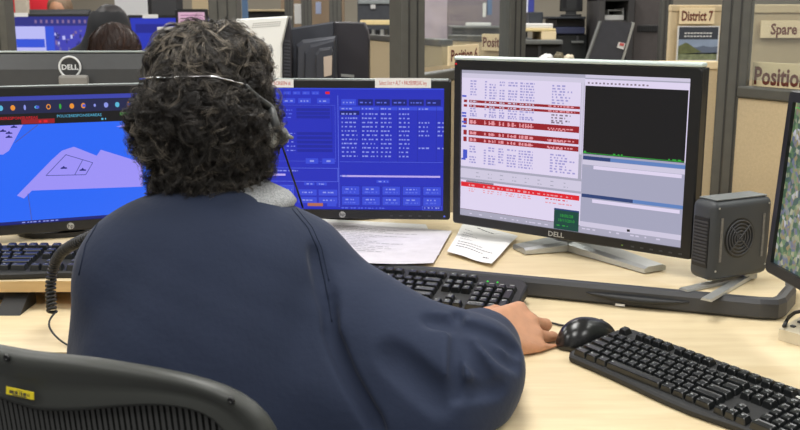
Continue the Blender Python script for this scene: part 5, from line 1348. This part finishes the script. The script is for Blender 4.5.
# ------------------------------------------------------------------ things further off
def rectobj(u0, u1, v0, v1, Y, depth, floor=False, zmin=None):
    a, b = WY(u0, v0, Y), WY(u1, v1, Y); z1 = WY((u0 + u1) / 2, v0, Y).z; z0 = 0.0 if floor else WY((u0 + u1) / 2, v1, Y).z
    if zmin is not None: z0 = zmin
    return Vector(((a.x + b.x) / 2, Y + depth / 2, (z0 + z1) / 2)), Vector((b.x - a.x, depth, z1 - z0))
def bg_monitor(u0, u1, vtop, Y, label, fill, h=None, back=False, ztab=.74, logo=False, strip=None, rz=0.0, group=None):
    a, b = WY(u0, vtop, Y), WY(u1, vtop, Y); w = b.x - a.x; h = h or w * .62; z1 = WY((u0 + u1) / 2, vtop, Y).z
    r = empty('monitor', ((a.x + b.x) / 2, Y, ztab), rz, label, 'monitor', group); z0 = z1 - ztab - h
    if back:
        m = MB(); back_shell(w, z0, h, 0, -.04 if False else .04).build('back_shell', mat('far_dark_shell', rgb(58, 58, 60), .4), r)
        ch = r.children[0]; ch.data.transform(Matrix.Scale(-1, 4, (0, 1, 0)))
        MB().box((0, -.002, z1 - ztab + .003), (w, .012, .006)).build('top_edge', mat('dull_edge', rgb(86, 88, 88), .4), r)
        if logo:
            g = MB(); g.tube([(.024 * cos(t), -.0415, z1 - ztab - .045 + .024 * sin(t)) for t in [2 * pi * k / 24 for k in range(24)]], .003, 6, closed=True); g.build('round_logo', M_SILVER, r)
    else:
        frame_mesh(w, z0, h, .012, .012, .014, .016).build('bezel', M_BLACK, r); back_shell(w - .003, z0 + .0015, h - .003, .0215, .05).build('back_shell', M_BLACKM, r)
        S = Screen(-w / 2 + .012, w / 2 - .012, z0 + h - .014, z0 + .016, .0055); fill(S); S.build(r)
        if strip:
            x0, x1 = WY(strip[0], vtop, Y).x - r.location.x, WY(strip[1], vtop, Y).x - r.location.x
            g = MB(); g.box(((x0 + x1) / 2, -.001, z0 + h - .006), (x1 - x0, .001, .018)); g.build('label_strip', M_PAPER, r)
    if z0 > .004:
        MB().box((0, .012 if not back else -.05, z0 / 2 + .05), (.05, .02, z0 + .09)).build('stand_neck', M_BLACKM, r)
        MB().box((0, .02, .006), (min(.2, w * .75), .15, .011), bev=.004).build('stand_base', M_BLACKM, r)
    return r
fd = empty('desk', (-1.25, 4.62, 0), 0, 'dark desk further back under the two blue screens and the hooded person', 'desk')
MB().box((0, .05, .725), (1.9, .7, .03), bev=.004).build('desktop', M_DARKD, fd)
for x in (-.9, .9): MB().box((x, .05, .355), (.05, .6, .71)).build('side_panel', M_DARKD, fd)
def fillA(S):
    r = random.Random(5); S.rect(0, 0, 1, 1, G('far_blue', 70, 70, 186, .9), 0); S.rect(0, .0, 1, .14, G('far_deep', 48, 50, 128), 1)
    for i in range(16): S.rect(.2 + .05 * i, .05, .22 + .05 * i, .1, G('far_tan', 130, 104, 150), 2)
    S.rect(0, .15, .31, 1, G('far_pale', 186, 186, 244), 1); S.rect(.02, .34, .28, .47, G('far_strong', 52, 84, 214), 2); S.rect(.03, .62, .3, .66, G('far_strong', 52, 84, 214), 2); S.rect(.06, .78, .2, .84, G('far_deep', 48, 50, 128), 2)
    S.rect(.29, .15, .37, .8, G('far_strong', 52, 84, 214), 2)
    cs = [G('far_pale', 186, 186, 244), G('far_grey', 106, 100, 170), G('far_deep', 48, 50, 128), G('far_tan', 130, 104, 150)]
    for i in range(150):
        x = r.uniform(.37, .97); y = r.uniform(.2, .95); S.rect(x, y, x + r.uniform(.012, .035), y + r.uniform(.02, .07), r.choice(cs), 2 + i * .01)
def fillB(S):
    S.rect(0, 0, 1, 1, G('far_royal', 44, 58, 190, .9), 0); S.rect(.05, .1, .5, .25, G('far_navy', 34, 40, 140), 1); S.rect(.6, .15, .95, .5, G('far_navy', 34, 40, 140), 1)
def fillC(S):
    S.rect(0, 0, 1, 1, C_ROOM, 0)
    for i in range(7): S.rect(.08, .1 + .11 * i, .92, .13 + .11 * i, G('pink_line', 150, 90, 130), 1)
bg_monitor(9, 124, 13.5, 4.62, 'wide blue screen with map tiles at the far left', fillA, strip=(13, 28))
bg_monitor(127, 232, 15, 4.66, 'plain royal blue screen right of the hooded person', fillB, strip=(142.5, 158))
bg_monitor(175, 207, 9, 4.42, 'small pinkish screen just above the operator\'s hair', fillC, ztab=.74, h=.15)
bg_monitor(30, 91, 10.5, 5.6, 'dark monitor seen from behind before the red-shirted person', None, h=.28, back=True, logo=True)
bg_monitor(147, 182, -18, 5.6, 'dark grey monitor seen from behind beside the bright white board', None, h=.28, back=True)
fd2 = empty('desk', (-1.85, 5.75, 0), 0, 'far desk carrying the two dark monitors seen from behind', 'desk')
MB().box((0, 0, .725), (1.6, .7, .03), bev=.004).build('desktop', M_DARKD, fd2)
for x in (-.76, .76): MB().box((x, 0, .355), (.05, .6, .71)).build('side_panel', M_DARKD, fd2)
# small stand carrying the pink screen and paper tray
ks = empty('paper_tray', WY(166, 30, 4.2), 0, 'white topped paper tray just left above the operator\'s hair', 'paper tray'); ks.location.z = .74
c, s_ = rectobj(157, 173, 27, 32, 4.2, .12)
MB().box((c.x - ks.location.x, .06, c.z - .74), (s_.x, .12, .02), bev=.002).build('paper_top', M_PAPER, ks)
MB().box((c.x - ks.location.x, .06, (c.z - .752) / 2), (s_.x * .96, .11, c.z - .752), bev=.002).build('tray_body', M_DARKC, ks)
def simple(name, label, cat, parts, group=None):
    """parts: (part name, u0,u1,v0,v1, Y, depth, material, floor)"""
    p0 = parts[0]; c, s_ = rectobj(*p0[1:7]); r = empty(name, (c.x, c.y, 0), 0, label, cat, group)
    for q in parts:
        c, s_ = rectobj(*q[1:7], floor=q[8] if len(q) > 8 else False); MB().box(c - r.location, s_, bev=.004).build(q[0], q[7], r)
    return r
M_BROWN = mat('brown_grey_door', rgb(72, 66, 64), .6, noise=.08); M_NAVYB = mat('navy_shelf', rgb(48, 54, 84), .5, noise=.1); M_SHELFE = mat('grey_shelf_edge', rgb(112, 114, 112), .5)
# white board, cabinets, shelves
simple('white_board', 'bright white board between the dark heads and the grey monitor back', 'board', [('board', 113, 149, -20, 16, 6.3, .03, mat('white_board_face', rgb(240, 240, 240), .3), True)])
simple('cream_panel', 'cream panel at top left beside the thick edge post', 'panel', [('panel', 11, 28, -40, 17, 7.0, .05, mat('cream_panel_face', rgb(206, 196, 178), .9, noise=.04), True)])
simple('tan_panel', 'tan far panel above the small pinkish screen', 'panel', [('panel', 190, 236, -40, 30, 6.4, .05, M_FABRICF, True)])
simple('storage_cabinet', 'dark far cabinet with tan counter above the white monitor', 'cabinet', [('carcass', 243, 287, 11, 60, 6.2, .4, M_DARKC, True), ('counter', 243, 287, 9.5, 11.5, 6.15, .45, M_FABRICF)])
simple('blue_panel', 'narrow blue panel right of the wide grey post', 'panel', [('panel', 240.5, 247.5, -30, 18, 5.8, .04, mat('blue_panel_face', rgb(92, 122, 158), .6), True)])
simple('hanging_notice', 'white notice between the slim grey posts above the dark monitor', 'notice', [('sheet', 294, 301.5, 4, 24, 5.7, .01, M_PAPER)])
simple('tan_panel', 'brown-tan far panel between the slim posts', 'panel', [('panel', 280, 345, -30, 60, 7.2, .05, mat('brown_tan_face', rgb(142, 122, 100), .9, noise=.12, nscale=5), True)])
simple('hanging_notice', 'pale blue-white hanging cloth between the middle and right slim posts', 'notice', [('sheet', 315.5, 321, 2, 14, 5.7, .02, mat('pale_blue_cloth', rgb(178, 188, 220), .8))])
cabD = simple('storage_cabinet', 'dark cabinet with small white tag above the yellow shelf', 'cabinet', [('carcass', 357, 400, -40, 18, 6.3, .4, mat('slate_cabinet', rgb(74, 78, 84), .5, noise=.1), True), ('glass_strip', 358, 393, 0, 4, 6.28, .02, mat('pale_strip', rgb(160, 168, 168), .4)), ('white_tag', 370.5, 375.5, 4.5, 9, 6.28, .015, M_PAPER)])
simple('storage_shelf', 'yellow wood shelf board beside the thick centre post', 'shelf', [('shelf_board', 360, 400, 20, 25, 5.2, .3, M_YELLOWW), ('side_panel', 364, 366, 25, 60, 5.2, .3, M_MGREY, True), ('side_panel', 397, 399, 25, 60, 5.2, .3, M_MGREY, True), ('lower_shelf', 362, 400, 36, 38, 5.2, .3, M_DARKC)])
r = random.Random(4)
for i in range(6):
    u = 367 + i * 4.4; simple('storage_box', ['small grey box', 'small pale box', 'small black box', 'small silver box', 'small dull box', 'small dark box'][i] + ' on the lower shelf beside the thick centre post', 'box', [('body', u, u + 3.6, 29 + r.uniform(0, 3), 35.8, 5.25, .1, [M_DGREY, M_SILVER, M_BLACK, M_WHITE, M_MGREY, M_DARKC][i])], 'boxes under the yellow shelf')
# middle window: desk clutter above the white-screen monitor
simple('storage_cabinet', 'dark hutch behind the left glass with a pale sheet on it', 'cabinet', [('carcass', 452, 512, 27, 60, 4.75, .4, M_DARKD, True), ('top_edge', 452, 512, 26, 28.5, 4.73, .42, M_SHELFE), ('back_panel', 448, 520, -30, 27, 5.1, .04, mat('mauve_back_panel', rgb(128, 116, 124), .8, noise=.1, nscale=7), True)])
for (u0, u1, v0, v1, lab, mm) in ((466, 491, 22.5, 25.7, 'pale folded sheet on the dark hutch behind the left glass', M_PAPER), (483.5, 486, 3, 17, 'thin white upright strip behind the left glass', M_PAPER), (488, 492, -4, 15, 'thin blue upright strip behind the left glass', mat('blue_strip', rgb(90, 120, 160), .6))):
    c, s_ = rectobj(u0, u1, v0, v1, 4.78, .05); single(MB().box((0, 0, 0), s_, bev=.002), 'paper_strip', mm, lab, 'strip', None, c)
simple('storage_cabinet', 'dark counter with grey edge under the paper tray, above the white-screen monitor', 'cabinet', [('carcass', 519, 561, 44, 90, 4.2, .5, mat('black_carcass', rgb(26, 26, 28), .6), True), ('counter_edge', 517, 563, 40, 44.5, 4.17, .55, M_SHELFE), ('inner_leg', 538, 541, 45, 62, 4.19, .03, M_DGREY)])
simple('paper_tray', 'wooden paper tray topped with white papers above the white-screen monitor', 'paper tray', [('tray_top', 519, 556, 28.5, 31.5, 4.25, .3, M_YELLOWW), ('side_board', 541.5, 556, 31.2, 40, 4.25, .3, M_SIGN), ('side_board', 519, 522, 31.2, 40, 4.25, .3, M_YELLOWW), ('paper_pile', 519, 553, 23.5, 28.4, 4.26, .28, M_PAPER)])
simple('box_speaker', 'dark box behind the paper tray', 'box', [('body', 529, 543, 12, 23.4, 4.42, .1, M_DARKD)])
simple('far_screen', 'narrow bright screen edge right of the second glass post', 'screen', [('face', 521, 528, -8, 16, 4.85, .02, G('far_bright', 226, 226, 236, .9)), ('frame', 528, 534, -8, 16, 4.85, .03, mat('royal_frame', rgb(52, 62, 150), .5)), ('stem', 522, 527, 16, 60, 4.88, .02, M_BLACKM, True)])
simple('storage_cabinet', 'dark desk pedestal with navy shelf line left of the tilted panel', 'cabinet', [('carcass', 557, 585, 34, 90, 4.9, .5, mat('black_green_carcass', rgb(28, 32, 34), .5, noise=.15), True), ('desk_top', 548, 586, 16.5, 19, 4.86, .56, M_DARKD), ('riser_panel', 557, 585, 19, 27, 4.95, .4, M_DARKC), ('navy_shelf', 555, 585, 27, 34, 4.88, .5, M_NAVYB), ('drawer_pull', 572, 584, 41, 43.5, 4.88, .03, M_SHELFE), ('pull_stem', 577, 579, 36, 41, 4.885, .02, M_DGREY)])
bg_monitor(561, 583.5, -12, 4.95, 'small black monitor on the dark desk pedestal', lambda S: S.rect(0, 0, 1, 1, C_BLK, 0), h=.115, ztab=WY(572, 16.5, 4.9).z)
simple('storage_cabinet', 'dark open cubby holding the tray with papers', 'cabinet', [('back_board', 601, 614, 0, 90, 5.0, .03, mat('cubby_back', rgb(40, 36, 38), .7), True), ('side_board', 599, 602, -4, 90, 4.7, .3, M_DARKC, True), ('side_board', 629, 631, -4, 90, 4.7, .3, M_DARKC, True), ('top_board', 599, 630, -4, 1, 4.7, .3, M_DARKC), ('shelf_board', 602, 628, 20.5, 23, 4.72, .28, M_DARKC)])
simple('paper_tray', 'metal letter tray with white papers inside the dark cubby', 'paper tray', [('paper_pile', 604, 624, 15, 20.3, 4.75, .2, M_PAPER), ('wire_tray', 608, 624, 9.5, 11, 4.75, .2, M_SILVER), ('wire_side', 622.5, 624, 8, 15, 4.75, .2, M_SILVER), ('wire_side', 608, 609, 10, 15, 4.75, .2, M_SILVER)])
cabF = simple('storage_cabinet', 'tall brown-grey cabinet left of the District 7 panel', 'cabinet', [('door', 635.5, 661, -12, 90, 4.75, .4, M_BROWN, True), ('vent_grille', 638, 659, 25, 32, 4.745, .02, M_DARKC)])
for i in range(9): c, s_ = rectobj(639 + i * 2.2, 640 + i * 2.2, 25.5, 31.5, 4.74, .01); MB().box(c - cabF.location, s_).build('vent_slot', M_BLACK, cabF)
# tilted dark panel with pale edges and sticker
tp = empty('tilted_panel', WY(606, 62, 3.6), 0, 'tilted dark panel with pale metal edges and red and white sticker', 'panel'); O = tp.location.copy(); O.z = 0; tp.location = O
prism_plane(MB(), [(602, 21), (633, 22.5), (620, 66), (586, 66)], 3.6, .03, 0, 0, O).build('panel_board', mat('dark_mesh_board', rgb(58, 59, 66), .5, noise=.1), tp)
prism_plane(MB(), [(600.5, 21), (602, 21), (586, 66), (584.5, 66)], 3.59, .035, 0, 0, O).build('edge_strip', M_SHELFE, tp)
prism_plane(MB(), [(633, 22), (635, 23), (622, 66), (620, 66)], 3.59, .035, 0, 0, O).build('edge_strip', mat('pale_edge', rgb(166, 166, 160), .5), tp)
sk = MB(); prism_plane(sk, [(619, 42), (625.5, 43.5), (623.5, 49.5), (617, 47.5)], 3.592, .006, 0, 0, O); prism_plane(sk, [(620.5, 42.8), (624.5, 43.6), (623.6, 46.2), (619.6, 45.2)], 3.588, .006, 1, 0, O); sk.build('sticker', [M_PAPER, mat('faded_red', rgb(206, 96, 92), .7)], tp)
for u in (589, 621): 
    p = WY(u, 66, 3.62); MB().box(Vector((p.x, p.y, p.z / 2)) - O, (.03, .02, p.z), bev=.003).build('leg', M_DGREY, tp)
# pale cap and paper heap just above the monitor
simple('paper_heap_stand', 'low dark stand under the small heaped cloths, above the white-screen monitor', 'stand', [('body', 536, 577, 60, 90, 3.5, .25, M_DARKC, True)])
for (u, v, w_, h_, mm, lab) in ((546, 57, 9, 3.5, M_PAPER, 'white crumpled cloth on the low dark stand'), (558, 55.5, 6, 5, mat('olive_cloth', rgb(104, 96, 76), .9, noise=.2), 'olive crumpled cloth on the low dark stand'), (568, 57.8, 7, 3, mat('cream_cloth', rgb(208, 196, 172), .9, noise=.1), 'cream crumpled cloth on the low dark stand')):
    c = WY(u, 60, 3.58); k = 3.6 / FPX
    Fq = Field((-w_ * k, -.06, -.002), (w_ * k, .06, h_ * 2.4 * k), .0035)
    Fq.ell(V(0, 0, .004), (w_ * .8 * k, .04, h_ * 1.1 * k), k=.01).ell(V(w_ * .25 * k, 0, h_ * .6 * k), (w_ * .4 * k, .03, h_ * 1.0 * k), k=.01)
    x, y, z = Fq.grid(); Fq.val += (.004 * np.sin(220 * x + 90 * z) * np.sin(160 * z + 120 * y)).astype(np.float32); sl, x, y, z = Fq.win((-1, -1, -1), (1, 1, 1), 0); Fq.cut(sl, (z - .001 + 0 * x + 0 * y).astype(np.float32), .003)
    P_, Q_ = Fq.mesh(); o = np_mesh('cloth', P_, Q_, mm, None, smooth_iters=2); o.location = c; tag(o, lab, 'cloth', 'crumpled cloths above the white-screen monitor')
# ------------------------------------------------------------------ people in the background
def figure(label, x, y, rz, hz, shirt, hairm, seated=True, hood=None, long_hair=False):
    """x,y below the head, facing local +y"""
    s0 = hz - .27 if seated else hz - .27     # shoulder height
    F = Field((-.3, -.3, 0.0), (.3, .62, hz + .16), .010); zs = s0; ph = .5 if seated else .92
    F.ell(V(0, .012, hz), (.072, .088, .105), k=.02).ell(V(0, .05, hz - .06), (.052, .05, .055), k=.03).cap(V(0, .098, hz - .005), V(0, .108, hz - .03), .008, .013, .01).cap(V(0, -.01, zs), V(0, .0, hz - .06), .055, .05, .02)
    for sx in (-1, 1):
        F.unell(V(sx * .03, .092, hz), (.015, .01, .01), k=.01).ell(V(sx * .074, .01, hz - .01), (.010, .018, .030), k=.01)
        e_, w_ = V(sx * .24, .06, zs - .28), V(sx * .13, .30, zs - .26)
        F.chain([V(sx * .17, -.01, zs - .02), e_, w_], [.05, .04, .03], .02); F.cap(w_, w_ + V(-sx * .01, .09, -.01), .032, .028, .01)
        for q in range(4): F.cap(w_ + V(sx * (-.03 + .02 * q), .09, -.01), w_ + V(sx * (-.035 + .024 * q), .165 - abs(q - 1.4) * .012, -.035), .0105, .009, 0)
        F.cap(w_ + V(-sx * .03, .03, -.01), w_ + V(-sx * .06, .09, -.03), .012, .009, .004)
    F.ell(V(0, 0, zs - .15), (.15, .10, .2), k=.03).ell(V(0, 0, ph + .08), (.15, .11, .15), k=.05)
    P_, Q_ = F.mesh(); p = np_mesh('person', P_, Q_, M_SKIN, None, smooth_iters=1); p.location = (x, y, 0); p.rotation_euler = (0, 0, rz); tag(p, label, 'person'); p.scale = (.93, .93, 1)
    F = Field((-.36, -.3, .3), (.36, .5, hz + .1), .011)
    F.ell(V(0, 0, zs - .16), (.175, .125, .2), k=.03).ell(V(0, 0, ph + .1), (.17, .13, .2), k=.05).cap(V(-.165, -.01, zs - .02), V(.165, -.01, zs - .02), .062, .062, .05).ell(V(0, -.005, zs + .03), (.09, .07, .05), k=.05)
    for sx in (-1, 1): F.chain([V(sx * .17, -.01, zs - .02), V(sx * .24, .06, zs - .28), V(sx * .135, .29, zs - .26)], [.062, .056, .042], .03)
    if hood: F.ell(V(0, -.03, hz + .0), (.098, .105, .135), k=.05).ell(V(-.06, -.02, hz - .13), (.17, .10, .11), k=.06).unell(V(0, .10, hz - .02), (.07, .10, .1), k=.02)
    x_, y_, z_ = F.grid(); F.val += (.004 * np.sin(26 * x_ + 12 * z_ + 2 * np.sin(11 * z_)) * np.sin(24 * z_ + 9 * x_)).astype(np.float32)
    P_, Q_ = F.mesh(); np_mesh('hooded_jacket' if hood else 'shirt', P_, Q_, shirt, p, smooth_iters=1)
    F = Field((-.3, -.2, 0), (.3, .65, ph + .12), .014)
    F.ell(V(0, 0, ph + .02), (.165, .12, .11), k=.03)
    for sx in (-1, 1):
        if seated: F.chain([V(sx * .09, 0, ph), V(sx * .11, .42, ph - .01), V(sx * .12, .42, .04)], [.085, .068, .05], .03)
        else: F.chain([V(sx * .09, 0, ph), V(sx * .10, .01, .48), V(sx * .11, 0, .04)], [.088, .066, .05], .03)
        F.cap(V(sx * .12, (.42 if seated else 0), .05), V(sx * .12, (.56 if seated else .14), .04), .045, .038, .02)
    P_, Q_ = F.mesh(); np_mesh('trousers', P_, Q_, M_TROUSER, p, smooth_iters=1)
    if hairm:
        F = Field((-.13, -.16, hz - .22), (.13, .14, hz + .15), .006)
        F.ell(V(0, -.012, hz + .025), (.088, .098, .105), k=.02).ell(V(0, -.045, hz - .04), (.080, .060, .085), k=.03)
        if long_hair: F.ell(V(0, -.06, hz - .12), (.085, .05, .09), k=.03)
        F.unell(V(0, .12, hz - .04), (.068, .085, .085), k=.02); x_, y_, z_ = F.grid(); F.val += (.0012 * np.sin(90 * x_ + 30 * y_ + 3 * np.sin(20 * z_))).astype(np.float32)
        P_, Q_ = F.mesh(); np_mesh('hair', P_, Q_, hairm, p, smooth_iters=1)
    return p
def hp_(u, v, Y): p = WY(u, v, Y); return p.x, p.y, p.z
M_HBR = mat('dark_brown_hair', rgb(64, 45, 38), .5, noise=.3, nscale=60); M_HLB = mat('light_brown_hair', rgb(128, 106, 84), .6, noise=.25, nscale=70)
x, y, z = hp_(118, 59, 3.5); pbh = figure('person with brown hair seen from behind, just above the logo monitor', x, y, -.7, z, mat('dark_brown_top', rgb(44, 38, 38), .9), M_HBR, long_hair=True)
hb_o = [c for c in pbh.children if c.name.startswith('hair')][0]
me_ = hb_o.data; P_ = np.array([tuple(v.co) for v in me_.vertices]); Q_ = np.array([tuple(p.vertices) for p in me_.polygons])
bpy.data.objects.remove(hb_o)
zc_ = P_[:, 2].max()
grow_hair(P_, Q_, 420, lambda c: True, lambda p: .13, lambda p, n, rng: Vector((np.sign(p.x + .01) * .7, -.3, -1.2)) + Vector(rng.normal(0, .15, 3)), lambda p: (.0015, 3.0), lambda p, rng: rng.choice((.25, .45, .7)), pbh, 'hair', wid=.0006, nseg=8, mat_=hair_tone_material('brown_strand_hair', (40, 28, 25), (66, 46, 38), (112, 80, 62)), h1=.006, clump=5, spread=.003)
x, y, z = hp_(112, 36, 4.05); figure('person in black hooded jacket seen from behind before the blue screens', x, y, -.1, z, mat('black_hood_cloth', rgb(30, 31, 34), .9), mat('near_black_hair', rgb(34, 30, 30), .6), hood=True)
x, y, z = hp_(60, 12, 6.65); figure('light-brown-haired person facing the camera over a dark monitor', x, y, pi, z, M_RED, M_HLB)
x, y, z = hp_(33, -40, 7.6); figure('standing person in red shirt at the far upper left', x, y, pi + .3, z, M_RED, M_HLB, seated=False)
x, y, z = hp_(434, -42, 5.6); figure('standing person in pale pink shirt behind the thick centre post', x, y, .1, z, M_SHIRTP, M_HBR, seated=False)

LIGHTP = (31, 35, 35, 34)
# ------------------------------------------------------------------ light
def area(name, loc, size, power, col=(1, .985, .955), rot=(0, 0, 0)):
    l = bpy.data.lights.new(name, 'AREA'); l.shape = 'RECTANGLE'; l.size, l.size_y = size; l.energy = power; l.color = col
    o = bpy.data.objects.new(name, l); COL.objects.link(o); o.location = loc; o.rotation_euler = rot; return o
for i, x in enumerate((-2.2, 0, 2.2)):
    for j, y in enumerate((-.6, 1.6, 4.0, 6.6)): area('ceiling_light', (x, y, 2.74), (.6, 1.25), LIGHTP[j])
w_ = bpy.data.worlds.new('room_ambient'); w_.use_nodes = True; sc.world = w_
w_.node_tree.nodes['Background'].inputs['Color'].default_value = (1, .97, .93, 1); w_.node_tree.nodes['Background'].inputs['Strength'].default_value = .5
